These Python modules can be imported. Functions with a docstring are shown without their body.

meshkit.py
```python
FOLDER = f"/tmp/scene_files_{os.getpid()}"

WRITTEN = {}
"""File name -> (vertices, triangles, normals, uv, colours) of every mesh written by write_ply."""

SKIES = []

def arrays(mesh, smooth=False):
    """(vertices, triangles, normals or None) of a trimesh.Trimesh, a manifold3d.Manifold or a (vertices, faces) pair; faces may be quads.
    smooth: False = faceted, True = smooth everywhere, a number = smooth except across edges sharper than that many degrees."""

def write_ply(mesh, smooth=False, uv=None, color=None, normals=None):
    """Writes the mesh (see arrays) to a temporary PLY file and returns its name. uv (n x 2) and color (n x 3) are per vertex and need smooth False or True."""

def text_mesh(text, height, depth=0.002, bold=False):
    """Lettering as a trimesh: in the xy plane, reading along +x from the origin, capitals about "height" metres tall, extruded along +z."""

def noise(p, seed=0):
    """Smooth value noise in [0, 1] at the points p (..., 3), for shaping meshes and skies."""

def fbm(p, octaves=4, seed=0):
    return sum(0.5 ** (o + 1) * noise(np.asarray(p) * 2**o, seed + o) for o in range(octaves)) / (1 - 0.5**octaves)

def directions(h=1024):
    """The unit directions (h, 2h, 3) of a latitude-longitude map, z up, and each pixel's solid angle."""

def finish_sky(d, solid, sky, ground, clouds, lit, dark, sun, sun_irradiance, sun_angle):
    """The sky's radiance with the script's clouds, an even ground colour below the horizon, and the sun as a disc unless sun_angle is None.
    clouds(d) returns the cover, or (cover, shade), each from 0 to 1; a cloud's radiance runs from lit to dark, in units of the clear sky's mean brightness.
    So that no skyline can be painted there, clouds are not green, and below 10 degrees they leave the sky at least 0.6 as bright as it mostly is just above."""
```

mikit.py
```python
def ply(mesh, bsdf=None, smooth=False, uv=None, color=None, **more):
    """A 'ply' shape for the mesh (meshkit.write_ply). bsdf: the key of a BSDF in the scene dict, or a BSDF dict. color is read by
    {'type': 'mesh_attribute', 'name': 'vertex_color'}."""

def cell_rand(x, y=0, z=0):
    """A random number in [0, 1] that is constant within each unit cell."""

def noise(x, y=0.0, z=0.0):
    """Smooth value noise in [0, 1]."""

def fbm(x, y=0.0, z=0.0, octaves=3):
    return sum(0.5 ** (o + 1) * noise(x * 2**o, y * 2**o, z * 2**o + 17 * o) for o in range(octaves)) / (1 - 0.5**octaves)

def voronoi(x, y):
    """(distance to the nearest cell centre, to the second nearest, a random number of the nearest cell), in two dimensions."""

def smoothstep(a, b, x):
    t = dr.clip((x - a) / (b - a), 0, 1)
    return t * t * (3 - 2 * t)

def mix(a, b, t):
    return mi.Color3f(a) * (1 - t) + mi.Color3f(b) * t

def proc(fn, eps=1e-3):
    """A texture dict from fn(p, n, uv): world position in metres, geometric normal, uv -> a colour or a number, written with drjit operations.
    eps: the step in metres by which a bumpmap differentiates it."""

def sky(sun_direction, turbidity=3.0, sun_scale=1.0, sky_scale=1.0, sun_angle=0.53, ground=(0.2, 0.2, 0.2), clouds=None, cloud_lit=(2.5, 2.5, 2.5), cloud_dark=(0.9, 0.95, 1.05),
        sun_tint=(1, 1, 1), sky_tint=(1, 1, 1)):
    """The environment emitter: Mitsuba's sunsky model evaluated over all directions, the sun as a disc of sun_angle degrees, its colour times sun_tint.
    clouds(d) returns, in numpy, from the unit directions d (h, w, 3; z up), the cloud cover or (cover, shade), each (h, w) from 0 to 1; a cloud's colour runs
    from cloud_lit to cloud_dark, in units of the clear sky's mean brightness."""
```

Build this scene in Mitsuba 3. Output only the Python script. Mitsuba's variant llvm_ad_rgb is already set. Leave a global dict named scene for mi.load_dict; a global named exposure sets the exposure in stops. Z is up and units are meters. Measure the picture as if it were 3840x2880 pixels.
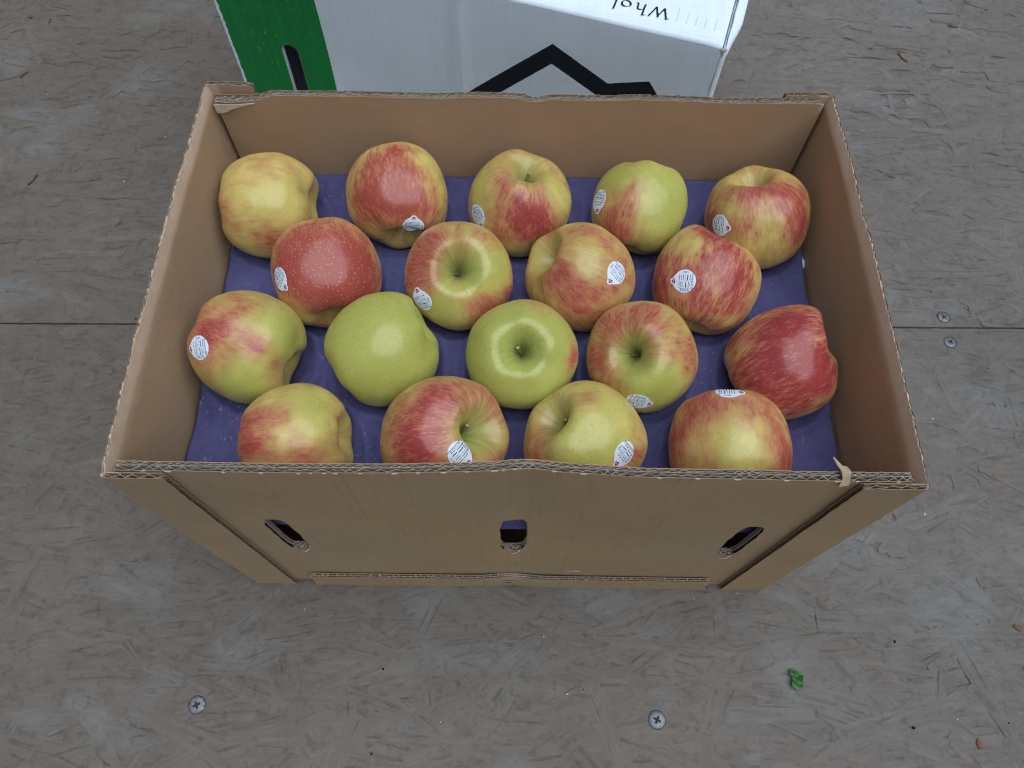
import math, random
import numpy as np, trimesh, drjit as dr, mitsuba as mi
import mikit, meshkit
from mikit import noise, fbm, voronoi, cell_rand, smoothstep, mix
from scipy.interpolate import CubicSpline
from shapely.geometry import Polygon, LineString, box as sbox
from shapely.ops import unary_union

scene, labels = {'type': 'scene'}, {}
T = mi.ScalarTransform4f
rng = np.random.default_rng(7)

# ------------------------------------------------------------------ camera, sky, exposure
CAM = np.array([-0.006835, -0.310485, 0.769098])
LOOK = np.array([0.006878, 0.437782, -0.899055])
UP = [-0.015804, 0.899011, 0.437640]
scene['camera'] = {'type': 'thinlens', 'fov': 69.39, 'fov_axis': 'x', 'aperture_radius': 0.0009, 'focus_distance': 0.54, 'near_clip': 0.01, 'far_clip': 60.0,
                   'to_world': T().look_at(origin=CAM.tolist(), target=(CAM + LOOK).tolist(), up=UP)}
exposure = 2.70
scene['sky'] = mikit.sky([0.26, -0.18, 1.0], turbidity=3, sun_scale=0.44, sun_angle=74, clouds=lambda d: 1.0, cloud_lit=(0.22, 0.25, 0.30), cloud_dark=(0.22, 0.25, 0.30),
                         sun_tint=(0.75, 0.94, 1.22), ground=(0.13, 0.125, 0.12))

# ------------------------------------------------------------------ helpers
def numbered(key):
    if key not in scene and not any(k.startswith(key + '__') for k in scene):
        return key
    i = 1
    while f'{key}_{i:03d}' in scene or any(k.startswith(f'{key}_{i:03d}__') for k in scene):
        i += 1
    return f'{key}_{i:03d}'

def tag(key, label=None, cat=None, group=None, kind=None):
    d = labels.setdefault(key, {})
    for k, v in (('label', label), ('category', cat), ('group', group), ('kind', kind)):
        if v: d[k] = v
    return key

def add(name, mesh, bsdf, parent=None, smooth=False, uv=None, color=None):
    key = numbered((parent + '__' if parent else '') + name)
    scene[key] = mikit.ply(mesh, bsdf, smooth=smooth, uv=uv, color=color)
    return key

def cat(ms): return trimesh.util.concatenate([m for m in ms if m is not None])

def bx(x0, x1, y0, y1, z0, z1):
    m = trimesh.creation.box([x1 - x0, y1 - y0, z1 - z0]); m.apply_translation([(x0 + x1) / 2, (y0 + y1) / 2, (z0 + z1) / 2]); return m

def warp(m, fn):
    m.vertices = fn(np.array(m.vertices)); return m

def n1(x, s=0.0):
    return meshkit.noise(np.stack([np.asarray(x, float), np.full_like(np.asarray(x, float), s), np.zeros_like(np.asarray(x, float))], -1))

def slab(S, Z, front, back):
    """closed sheet over the grid S x Z; front(s, z), back(s, z) give the two surfaces (n, 3)."""
    s, z = np.meshgrid(S, Z, indexing='ij'); ns, nz = s.shape
    a, b = front(s.ravel(), z.ravel()), back(s.ravel(), z.ravel())
    i = np.arange(ns * nz).reshape(ns, nz)
    q = np.stack([i[:-1, :-1], i[1:, :-1], i[1:, 1:], i[:-1, 1:]], -1).reshape(-1, 4)
    N = ns * nz
    f = [np.vstack([q[:, [0, 1, 2]], q[:, [0, 2, 3]]]), np.vstack([q[:, [0, 2, 1]], q[:, [0, 3, 2]]]) + N]
    loop = np.concatenate([i[:, 0], i[-1, 1:], i[-2::-1, -1], i[0, -2:0:-1]])
    l2 = np.roll(loop, -1)
    f.append(np.stack([l2, loop, loop + N], -1)); f.append(np.stack([l2, loop + N, l2 + N], -1))
    m = trimesh.Trimesh(np.vstack([a, b]), np.vstack(f), process=False)
    if m.volume < 0: m.invert()
    return m

def sheet_poly(poly, t0, t1, step):
    """extrude a polygon given in (s, z) between thicknesses t0..t1 and subdivide; vertices (s, t, z)."""
    m = trimesh.creation.extrude_polygon(poly, t1 - t0, engine='earcut')
    v = np.array(m.vertices); v = np.stack([v[:, 0], v[:, 2] + t0, v[:, 1]], -1)
    v, f = trimesh.remesh.subdivide_to_size(v, m.faces, step, max_iter=12)
    m = trimesh.Trimesh(v, f, process=False)
    if m.volume < 0: m.invert()
    return m

def jag_top(s0, s1, z, amp, step, seed):
    s = np.arange(s0, s1, step); r = np.random.default_rng(seed)
    zz = np.array([z(x) if callable(z) else z for x in s])
    return [(float(a), float(b + amp * r.normal() * (0.4 + (r.random() < 0.2) * 1.5))) for a, b in zip(s + step * 0.25 * r.normal(size=len(s)) * (np.arange(len(s)) > 0), zz)]

def flute(s0, s1, period, t0, t1, z0, z1, seed, th=0.00032, amp=0.0007):
    """a wavy fluting ribbon between two liners; vertices (s, t, z), top jagged."""
    r = np.random.default_rng(seed)
    n = int((s1 - s0) / period * 10)
    s = np.linspace(s0, s1, n); ph = 2 * np.pi * s / period + 4.2 * (n1(s * 60, seed) - 0.5) * 2
    w = np.sin(ph); w = np.sign(w) * np.abs(w) ** 0.8
    t = (t0 + t1) / 2 + (t1 - t0) / 2 * w * (0.99 - 0.75 * n1(s * 110, seed + 3) ** 2)
    t = t + 0.10 * (t1 - t0) * (n1(s * 300, seed + 6) - 0.5)
    s = s + 0.18 * period * np.sin(2 * ph) * 0.5
    poly = LineString(np.stack([s, t], -1)).buffer(th / 2, cap_style=2, join_style=2)
    ms = []
    for g in getattr(poly, 'geoms', [poly]):
        m = trimesh.creation.extrude_polygon(Polygon(g.exterior), 1.0, engine='earcut'); v = np.array(m.vertices)
        up = v[:, 2] > 0.5
        top = (z1(v[:, 0]) if callable(z1) else z1) + amp * (n1(v[:, 0] * 420, seed + 9) - 0.55) * 2
        ms.append(trimesh.Trimesh(np.stack([v[:, 0], v[:, 1], np.where(up, top, z0)], -1), m.faces, process=False))
    return cat(ms)

def tube(P, R, k=10):
    P = np.asarray(P, float); R = np.broadcast_to(R, len(P)); Tn = np.gradient(P, axis=0); Tn /= np.linalg.norm(Tn, axis=1, keepdims=True)
    a = np.cross(Tn[0], [0.3, 0.5, 0.81]); V, F = [], []
    for i in range(len(P)):
        a = a - Tn[i] * (a @ Tn[i]); a /= np.linalg.norm(a); b = np.cross(Tn[i], a)
        for j in range(k):
            w = 2 * np.pi * j / k; V.append(P[i] + R[i] * (a * np.cos(w) + b * np.sin(w)))
    for i in range(len(P) - 1):
        for j in range(k):
            p, q = i * k + j, i * k + (j + 1) % k; F += [[p, q, q + k], [p, q + k, p + k]]
    V += [P[0], P[-1]]; n = len(V)
    for j in range(k):
        F += [[n - 2, (j + 1) % k, j], [n - 1, (len(P) - 1) * k + j, (len(P) - 1) * k + (j + 1) % k]]
    return trimesh.Trimesh(np.array(V), np.array(F), process=False)

def gather(arr, i): return dr.gather(mi.Float, arr, i)
def C(*a): return mi.Color3f(*a)
def nz(*a): return noise(*a)


# ------------------------------------------------------------------ materials
def diffuse(name, col, rough=0.8, spec=0.3, **kw):
    scene[name] = {'type': 'twosided', 'b': {'type': 'principled', 'base_color': mikit.proc(col) if callable(col) else {'type': 'rgb', 'value': list(col)}, 'roughness': rough, 'specular': spec, **kw}}

def kraft(base, flutes):
    def fn(p, n, uv):
        h = p.x * 0.9 + p.y * 1.1
        fib = fbm(h * 110, p.z * 700, p.y * 160, 3)
        fin = nz(h * 1500, p.z * 2200, p.x * 700)
        blot = fbm(p.x * 14 + 3, p.y * 14, p.z * 14, 3)
        v = 0.77 + 0.17 * fib + 0.12 * fin + 0.22 * blot
        c = mix((base[0] * 0.97, base[1] * 1.0, base[2] * 1.02), (base[0] * 1.06, base[1] * 0.97, base[2] * 0.92), smoothstep(0.35, 0.65, fbm(p.x * 7, p.y * 7, p.z * 7 + 5, 2)))
        if flutes:
            ph = p.x / 0.0075; cell = dr.floor(ph)
            line = 1 - smoothstep(0.0, 0.16, dr.abs(ph - cell - 0.5))
            on = smoothstep(0.5, 0.62, nz(cell * 7.3, p.z * 55, 2.0)) * smoothstep(0.35, 0.6, cell_rand(cell, 4, 9))
            v = v * (1 - 0.10 * line * on) * (0.99 + 0.01 * dr.cos(6.2832 * ph))
        if not flutes:   # worn, crushed paper along the end walls' upper edges
            e = smoothstep(0.3215, 0.3275, p.z + 0.004 * (fbm(p.y * 40, 2.0, 1.0, 3) - 0.5)) * smoothstep(0.2440, 0.2455, dr.abs(p.x))
            c = mix(c, (0.50, 0.385, 0.310), 0.75 * e)
        return c * v
    return fn
def bumped(name, col, h, scale, rough=0.8, spec=0.3, eps=2e-4, **kw):
    scene[name] = {'type': 'twosided', 'b': {'type': 'bumpmap', 't': mikit.proc(h, eps), 'scale': scale,
                   'b': {'type': 'principled', 'base_color': mikit.proc(col) if callable(col) else {'type': 'rgb', 'value': list(col)}, 'roughness': rough, 'specular': spec, **kw}}}

bumped('kraft_outer', kraft((0.262, 0.195, 0.122), True), lambda p, n, uv: dr.cos(p.x * 837.76) * 0.18 + nz(p.x * 300, p.z * 1300, p.y * 300) * 0.7, 0.00012, 0.75, 0.3)
bumped('kraft_inner', kraft((0.355, 0.245, 0.163), False), lambda p, n, uv: fbm((p.x + p.y) * 500, p.z * 1100, p.y * 200, 2), 0.00014, 0.78, 0.25)
diffuse('kraft_torn', lambda p, n, uv: mix((0.30, 0.215, 0.15), (0.42, 0.33, 0.25), fbm(p.x * 400, p.y * 400, p.z * 400, 2)), 0.9, 0.1)
diffuse('kraft_core', (0.030, 0.021, 0.015), 0.95, 0.0)  # near black: the shade down between the flutes is painted into the core
def edge_col(p, n, uv):
    v = nz(p.x * 900, p.y * 900, p.z * 900); w = fbm(p.x * 60, p.y * 60, p.z * 60, 2)
    return mix((0.42, 0.33, 0.25), (0.56, 0.49, 0.42), v * 0.6 + 0.4 * w)
diffuse('kraft_edge', edge_col, 0.9, 0.1)
def flute_col(p, n, uv):
    return mix((0.22, 0.195, 0.17), (0.46, 0.42, 0.38), nz(p.x * 700, p.y * 700, p.z * 900))
diffuse('flute_paper', flute_col, 0.9, 0.1)

def tray_col(p, n, uv):
    f = fbm(p.x * 500, p.y * 700, p.z * 500, 3); b = fbm(p.x * 16, p.y * 16 + 4, p.z * 9, 3)
    g = fbm(p.x * 130, p.y * 60 + 4, p.z * 90, 2)
    c = mix((0.046, 0.046, 0.142), (0.124, 0.120, 0.285), 0.35 * f + 0.30 * b + 0.35 * g)
    sp = smoothstep(0.80, 0.86, nz(p.x * 650, p.y * 380, p.z * 600)) * smoothstep(0.45, 0.7, nz(p.x * 60, p.y * 60, 3.0))
    return mix(c, (0.30, 0.29, 0.45), 0.4 * sp)
bumped('pulp', tray_col, lambda p, n, uv: fbm(p.x * 420, p.y * 560, p.z * 420, 3) + 1.6 * fbm(p.x * 90, p.y * 120, p.z * 90, 2), 0.0009, 0.9, 0.15)

# ---- the decking: strands of pressed board; uv.x = strand number + 4 x metres along it, uv.y = metres across it
def strand_uv(p, uv):
    k = dr.floor(uv.x); a = (uv.x - k) * 0.25
    b = uv.y + 0.0022 * (nz(p.x * 45, p.y * 45, 1.0) - 0.5) + 0.0006 * (nz(p.x * 160, p.y * 160, 5.0) - 0.5)
    return k, a, b
def strand_col(p, n, uv):
    k, a, b = strand_uv(p, uv)
    r1, r2, r3 = cell_rand(k, 1, 1), cell_rand(k, 2, 5), cell_rand(k, 3, 8)
    ln = nz(a * 16 + k * 3.1, b * (300 + 260 * r2) + k * 1.7)
    g = ln * 0.40 + nz(a * 60 + k * 2.3, b * 1000) * 0.35 + nz(a * 260, b * 700 + k) * 0.25
    c = mix((0.135, 0.118, 0.105), (0.138, 0.124, 0.115), r1)
    c = mix(c, (0.152, 0.148, 0.147), smoothstep(0.90, 1.0, r2) * 0.55)
    c = mix(c, (0.122, 0.102, 0.088), smoothstep(0.86, 1.0, r3) * 0.5)
    v = 0.82 + 0.33 * g
    v = v * (0.83 + 0.34 * fbm(p.x * 5 + 2.2, p.y * 5 + 1.0, 0.5, 3)) * (0.93 + 0.14 * nz(p.x * 70, p.y * 110, 2.0))
    pale = smoothstep(0.56, 0.74, fbm(p.x * 11 + 7, p.y * 17, 3.3, 3))
    lit_grey = dr.clip(0.5 + p.x * 0.75 + 0.9 * (fbm(p.x * 2.3, p.y * 2.3, 4.4, 3) - 0.5), 0, 1)   # brighter light towards the right painted into the greying, with random patches
    c = mix(c * C(0.95, 0.93, 0.91), c * C(1.04, 1.07, 1.12), lit_grey)
    c = mix(c, (0.158, 0.159, 0.164), 0.60 * pale)
    crack = smoothstep(0.76, 0.86, nz(a * 13 + k * 5.7, b * 420 + k * 2.9)) * smoothstep(0.30, 0.55, nz(a * 40, k * 3.3))
    dirt = smoothstep(0.62, 0.8, fbm(p.x * 160, p.y * 160, 7.0, 2))
    return c * v * (1 - 0.15 * crack) * (1 - 0.14 * dirt)
def strand_h(p, n, uv):
    k, a, b = strand_uv(p, uv); r2 = cell_rand(k, 2, 5)
    return nz(a * 16 + k * 3.1, b * (300 + 260 * r2) + k * 1.7) * 0.7 + nz(a * 60 + k * 2.3, b * 1000) * 0.3 + 0.5 * nz(p.x * 500, p.y * 500) - 0.9 * smoothstep(0.76, 0.86, nz(a * 13 + k * 5.7, b * 420 + k * 2.9))
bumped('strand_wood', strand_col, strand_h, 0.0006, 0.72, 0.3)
def board_col(p, n, uv):
    g = nz(p.x * 60, p.y * 900) * 0.5 + nz(p.x * 200, p.y * 300) * 0.5
    return mix((0.106, 0.092, 0.082), (0.14, 0.127, 0.119), g * 0.6 + 0.4 * fbm(p.x * 12, p.y * 30, 0.0, 3))
diffuse('board_wood', board_col, 0.8, 0.3)
diffuse('dark_gap', (0.02, 0.018, 0.016), 1.0, 0.0)
def zinc(p, n, uv):
    v = fbm(p.x * 900, p.y * 900, 1.0, 3); s = smoothstep(0.55, 0.72, fbm(p.x * 420 + 9, p.y * 420, 4.0, 3))
    return mix(mix((0.12, 0.145, 0.175), (0.21, 0.245, 0.285), v), (0.09, 0.075, 0.06), 0.75 * s)
scene['zinc'] = {'type': 'twosided', 'b': {'type': 'principled', 'base_color': mikit.proc(zinc), 'metallic': 0.55, 'roughness': 0.5}}
diffuse('rust', (0.055, 0.035, 0.025), 0.9, 0.2)

# ---- the white printed carton
def white_col(p, n, uv):
    v = 0.94 + 0.05 * nz(p.x * 420, p.z * 22 + p.y * 22, 1.0) + 0.04 * fbm(p.x * 30, p.y * 30, p.z * 30, 2)
    return C(0.72, 0.83, 0.96) * v
bumped('white_print', white_col, lambda p, n, uv: dr.cos(p.x * 900) * 0.2 + fbm(p.x * 120, p.y * 120, p.z * 12, 2), 0.00025, 0.5, 0.4)
def green_col(p, n, uv):
    s = smoothstep(0.78, 0.86, nz(p.x * 500, p.z * 130, 3.0)) * smoothstep(0.5, 0.75, fbm(p.x * 30, p.z * 14, 2.0, 2))
    return mix(C(0.002, 0.215, 0.048) * (0.9 + 0.2 * nz(p.x * 300, p.z * 25, 1.0)), (0.25, 0.5, 0.3), 0.5 * s)
diffuse('green_print', green_col, 0.42, 0.45)
diffuse('navy_print', lambda p, n, uv: C(0.010, 0.016, 0.026) * (0.9 + 0.25 * nz(p.x * 400, p.z * 40, 1.0)), 0.45, 0.4)
diffuse('blue_tint', (0.52, 0.70, 0.88), 0.5, 0.4)

# ---- stickers
diffuse('flute_shade', (0.150, 0.112, 0.078), 0.9, 0.1)  # darker copy of flute_paper, shade of the upright cut edges painted in
diffuse('sticker_white', lambda p, n, uv: C(0.66, 0.75, 0.90) * (0.96 + 0.06 * nz(p.x * 300, p.y * 300, p.z * 300)), 0.4, 0.5)
diffuse('sticker_blue', (0.035, 0.11, 0.30), 0.5, 0.4)
diffuse('sticker_black', (0.030, 0.038, 0.055), 0.5, 0.4)
diffuse('sticker_red', (0.42, 0.015, 0.05), 0.5, 0.4)
diffuse('sticker_sky', (0.22, 0.38, 0.72), 0.5, 0.4)
def stem_col(p, n, uv):
    return mix((0.10, 0.07, 0.025), (0.22, 0.17, 0.06), fbm(p.x * 900, p.y * 900, p.z * 900, 2))
diffuse('stem_wood', stem_col, 0.7, 0.3)
diffuse('stem_cut', (0.42, 0.32, 0.16), 0.8, 0.2)
diffuse('calyx_dry', (0.035, 0.028, 0.018), 0.9, 0.1)
scene['leaf_green'] = {'type': 'twosided', 'b': {'type': 'principled', 'base_color': mikit.proc(lambda p, n, uv: mix((0.012, 0.070, 0.014), (0.035, 0.140, 0.030), fbm(p.x * 260, p.y * 260, p.z * 400, 3))), 'roughness': 0.42, 'specular': 0.45}}
diffuse('twig_brown', lambda p, n, uv: mix((0.10, 0.045, 0.02), (0.20, 0.10, 0.05), nz(p.x * 500, p.y * 500, 0)), 0.8, 0.2)
diffuse('chip_orange', (0.17, 0.085, 0.052), 0.8, 0.2)
diffuse('grit_white', (0.55, 0.55, 0.55), 0.9, 0.2)

# ------------------------------------------------------------------ the deck
SEAM = lambda x: 0.1420 + 0.0136 * x
GAP = 0.0013
tag('deck', 'weathered grey brown strand board decking with one straight joint', kind='structure')
sub = bx(-4, 4, -4, 4, -0.05, -0.016); add('subfloor', sub, 'dark_gap', 'deck')
def panel(y0, y1):
    P = [(-3.9, y0(-3.9)), (3.9, y0(3.9)), (3.9, y1(3.9)), (-3.9, y1(-3.9))]
    m = trimesh.creation.extrude_polygon(Polygon(P), 0.0146, engine='earcut'); m.apply_translation([0, 0, -0.016]); return m
pan0 = add('panel', panel(lambda x: -3.9, lambda x: SEAM(x) - GAP), 'board_wood', 'deck')
pan1 = add('panel', panel(lambda x: SEAM(x) + GAP, lambda x: 3.9), 'board_wood', 'deck')

def strands(count, seed, front):
    r = np.random.default_rng(seed); V, F, U = [], [], []; base = 0
    for k in range(count):
        cx = r.uniform(-1.35, 1.35)
        cy = (r.uniform(-0.62, SEAM(cx) + 0.01) if front else r.uniform(SEAM(cx) - 0.01, 1.35))
        ln = r.uniform(0.04, 0.125) * (1.0 if r.random() < 0.75 else 0.6); wd = np.clip(r.lognormal(-4.5, 0.55), 0.004, 0.036)
        big = r.random()
        ang = r.normal(0, 0.34) if big < 0.78 else r.uniform(-1.57, 1.57)
        m = 7
        u = np.linspace(-0.5, 0.5, m)
        taper = np.clip(1.25 - (np.abs(u) * 2) ** r.uniform(2, 7) * r.uniform(0.2, 1.1), 0.15, 1)
        bend = r.normal(0, 0.05) * (u ** 2) * ln
        lo = -0.5 * wd * taper * (1 + 0.16 * r.normal(size=m)) + bend; hi = 0.5 * wd * taper * (1 + 0.16 * r.normal(size=m)) + bend
        a0 = u * ln + r.normal(0, 0.035, m) * ln * 0.5; a1 = u * ln + r.normal(0, 0.035, m) * ln * 0.5
        A, B = np.concatenate([a0, a1]), np.concatenate([lo, hi])
        z = -0.00125 + 0.0012 * (k + 0.5) / count
        tilt = r.normal(0, 0.00012) * (A / ln) * 2 + r.normal(0, 0.00006) * (B / wd) * 2
        x = cx + A * math.cos(ang) - B * math.sin(ang); y = cy + A * math.sin(ang) + B * math.cos(ang)
        y = np.minimum(y, SEAM(x) - GAP + 0.0004 * n1(x * 260, 3.0)) if front else np.maximum(y, SEAM(x) + GAP - 0.0004 * n1(x * 260, 8.0))
        V.append(np.stack([x, y, np.minimum(z + tilt, 0.0)], -1))
        kk = k % 509
        U.append(np.stack([kk + 0.1 + 0.8 * np.clip((A + 0.07) / 0.14, 0, 1), B + 0.05], -1))
        i = np.arange(m - 1)
        F.append(base + np.vstack([np.stack([i, i + 1, m + i + 1], -1), np.stack([i, m + i + 1, m + i], -1)])); base += 2 * m
    return trimesh.Trimesh(np.vstack(V), np.vstack(F), process=False), np.vstack(U)
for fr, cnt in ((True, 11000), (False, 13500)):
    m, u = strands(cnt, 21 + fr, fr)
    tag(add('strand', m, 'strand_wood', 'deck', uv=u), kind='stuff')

# ------------------------------------------------------------------ the open carton
L2, W2, H = 0.2555, 0.1660, 0.334
tag('apple_carton', 'open brown corrugated cardboard carton with hand slots holding apples', 'cardboard box')
CT = 'apple_carton'
RIM_X = [-0.25, -0.2145, -0.1418, -0.0708, -0.0386, -0.0143, 0.0006, 0.0072, 0.0299, 0.0742, 0.1249, 0.25]
RIM_Y = [0.0000, 0.0000, -0.0004, 0.0010, 0.0024, 0.0040, 0.0064, 0.0070, 0.0040, 0.0010, 0.0002, 0.0002]
_xs = np.linspace(-0.26, 0.26, 521); _k = np.exp(-np.linspace(-3, 3, 25) ** 2 / 2); RIM_S = np.convolve(np.pad(np.interp(_xs, RIM_X, RIM_Y), 12, mode='edge'), _k / _k.sum(), 'valid')
RIMF = lambda x: np.interp(x, _xs, RIM_S)
def front_bend(x, z):
    return 0.8 * RIMF(x) * (0.30 + 0.70 * np.clip(z / H, 0, 1) ** 2)
YF = -0.1617
def to_front(v): return np.stack([v[:, 0], YF + v[:, 1] + front_bend(v[:, 0], v[:, 2]), v[:, 2]], -1)
ftop = lambda x: 0.3335 + 0.0012 * (n1(np.asarray(x) * 22, 1.0) - 0.5) - 0.0010 * np.exp(-((np.asarray(x) - 0.05) / 0.05) ** 2)
def slot(cx, w, z0, z1, seed, lean=0.0):
    r = np.random.default_rng(seed); q = []
    for t in np.linspace(0, 2 * np.pi, 44, endpoint=False):
        c, s = math.cos(t), math.sin(t)
        e = 4.5
        rad = (abs(c) ** e + abs(s) ** e) ** (-1 / e)
        zz = (z0 + z1) / 2 + rad * s * (z1 - z0) / 2; xx = cx + rad * c * w / 2 * (1 - 0.10 * (s * rad) ** 2) + lean * (zz - z0)
        q.append((xx + r.normal() * 0.0004, zz + r.normal() * 0.0007))
    return q
SLOTS = [slot(-0.1805, 0.0195, 0.134, 0.226, 3), slot(0.0005, 0.0225, 0.131, 0.224, 4), slot(0.1825, 0.0195, 0.132, 0.225, 5)]
def wall_poly(s0, s1, z0, top, amp, step, seed, holes=()):
    P = [(s1, z0), (s0, z0)] + jag_top(s0 + 0.0003, s1 - 0.0003, top, amp, step, seed)
    return Polygon(P, holes).buffer(0)
TH = 0.0063
fw0, fw1 = -0.2480, 0.2480
FR = CT + '__front_wall'
tp = lambda d: (lambda x: float(ftop(np.array([x]))[0]) - d)
for nm, a, b, mat, sd in (('outer_liner', 0.0, 0.00045, 'kraft_outer', 1), ('middle_liner', 0.0036, 0.0039, 'flute_paper', 2), ('inner_liner', TH - 0.00045, TH, 'kraft_inner', 3)):
    add(nm, warp(sheet_poly(wall_poly(fw0, fw1, 0.004, tp(0.0), 0.0003, 0.0019, sd, SLOTS), a, b, 0.009), to_front), mat, FR)
inner_h = [list(Polygon(h).buffer(0.0022).exterior.coords) for h in SLOTS]
add('core', warp(sheet_poly(wall_poly(fw0 + 0.001, fw1 - 0.001, 0.006, tp(0.008), 0.0, 0.008, 4, inner_h), 0.0012, TH - 0.0012, 0.009), to_front), 'kraft_core', FR)
add('fluting', warp(cat([flute(fw0 + 0.001, fw1 - 0.001, 0.0079, 0.0006, 0.0035, 0.325, lambda s: ftop(s) - 0.0002, 11), flute(fw0 + 0.001, fw1 - 0.001, 0.0064, 0.0041, TH - 0.0006, 0.326, lambda s: ftop(s) - 0.0002, 12)]), to_front), 'flute_paper', FR)
r = np.random.default_rng(15); ms = []
for x in np.arange(fw0 + 0.004, fw1 - 0.004, 0.0079):       # frayed paper left along the cut edge
    if r.random() < 0.45:
        x0 = x + 0.0015 * r.normal(); w = r.uniform(0.0006, 0.0022); h = r.uniform(0.0006, 0.0024)
        q = sheet_poly(Polygon([(x0 - w, 0.0004), (x0 + w, 0.0005), (x0 + w * 0.5, -h * 0.8), (x0 - w * 0.2, -h), (x0 - w * 0.8, -h * 0.5)]), -0.0005, -0.0001, 0.01)
        q.vertices = np.array(q.vertices) + np.array([0, 0, float(ftop(np.array([x0]))[0])]); ms.append(q)
tag(add('frayed_edge', warp(cat(ms), to_front), 'kraft_edge', FR), kind='stuff')
# crushed fluting on the lower lip of each slot
def lip(cx, w, z, seed):
    r = np.random.default_rng(seed); ms = []
    for j in range(4):
        a = 0.0010 + j * 0.0015; s = np.linspace(cx - w * 0.42, cx + w * 0.42, 26)
        zz = z + 0.0016 + 0.0012 * np.sin(s / 0.0056 * 2 * np.pi + j * 2 + r.random()) * (0.6 + 0.8 * n1(s * 300, seed + j)) + 0.0006 * r.normal(size=26)
        P = np.stack([s, a + 0.0006 * r.normal(size=26), zz], -1)
        ms.append(tube(P, 0.00042, 5))
    return cat(ms)
for cx, z in ((-0.1805, 0.134), (0.0005, 0.131), (0.1825, 0.132)):
    add('slot_lip', warp(lip(cx, 0.019, z, int(cx * 1000) % 97), to_front), 'flute_paper', FR)
    P = np.array([(cx + 0.006, -0.0004, z + 0.001), (cx + 0.003, -0.0016, z - 0.003), (cx - 0.002, -0.0014, z - 0.0065)])
    add('torn_strip', warp(tube(P, [0.0007, 0.0006, 0.0002], 5), to_front), 'kraft_edge', FR)
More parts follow.
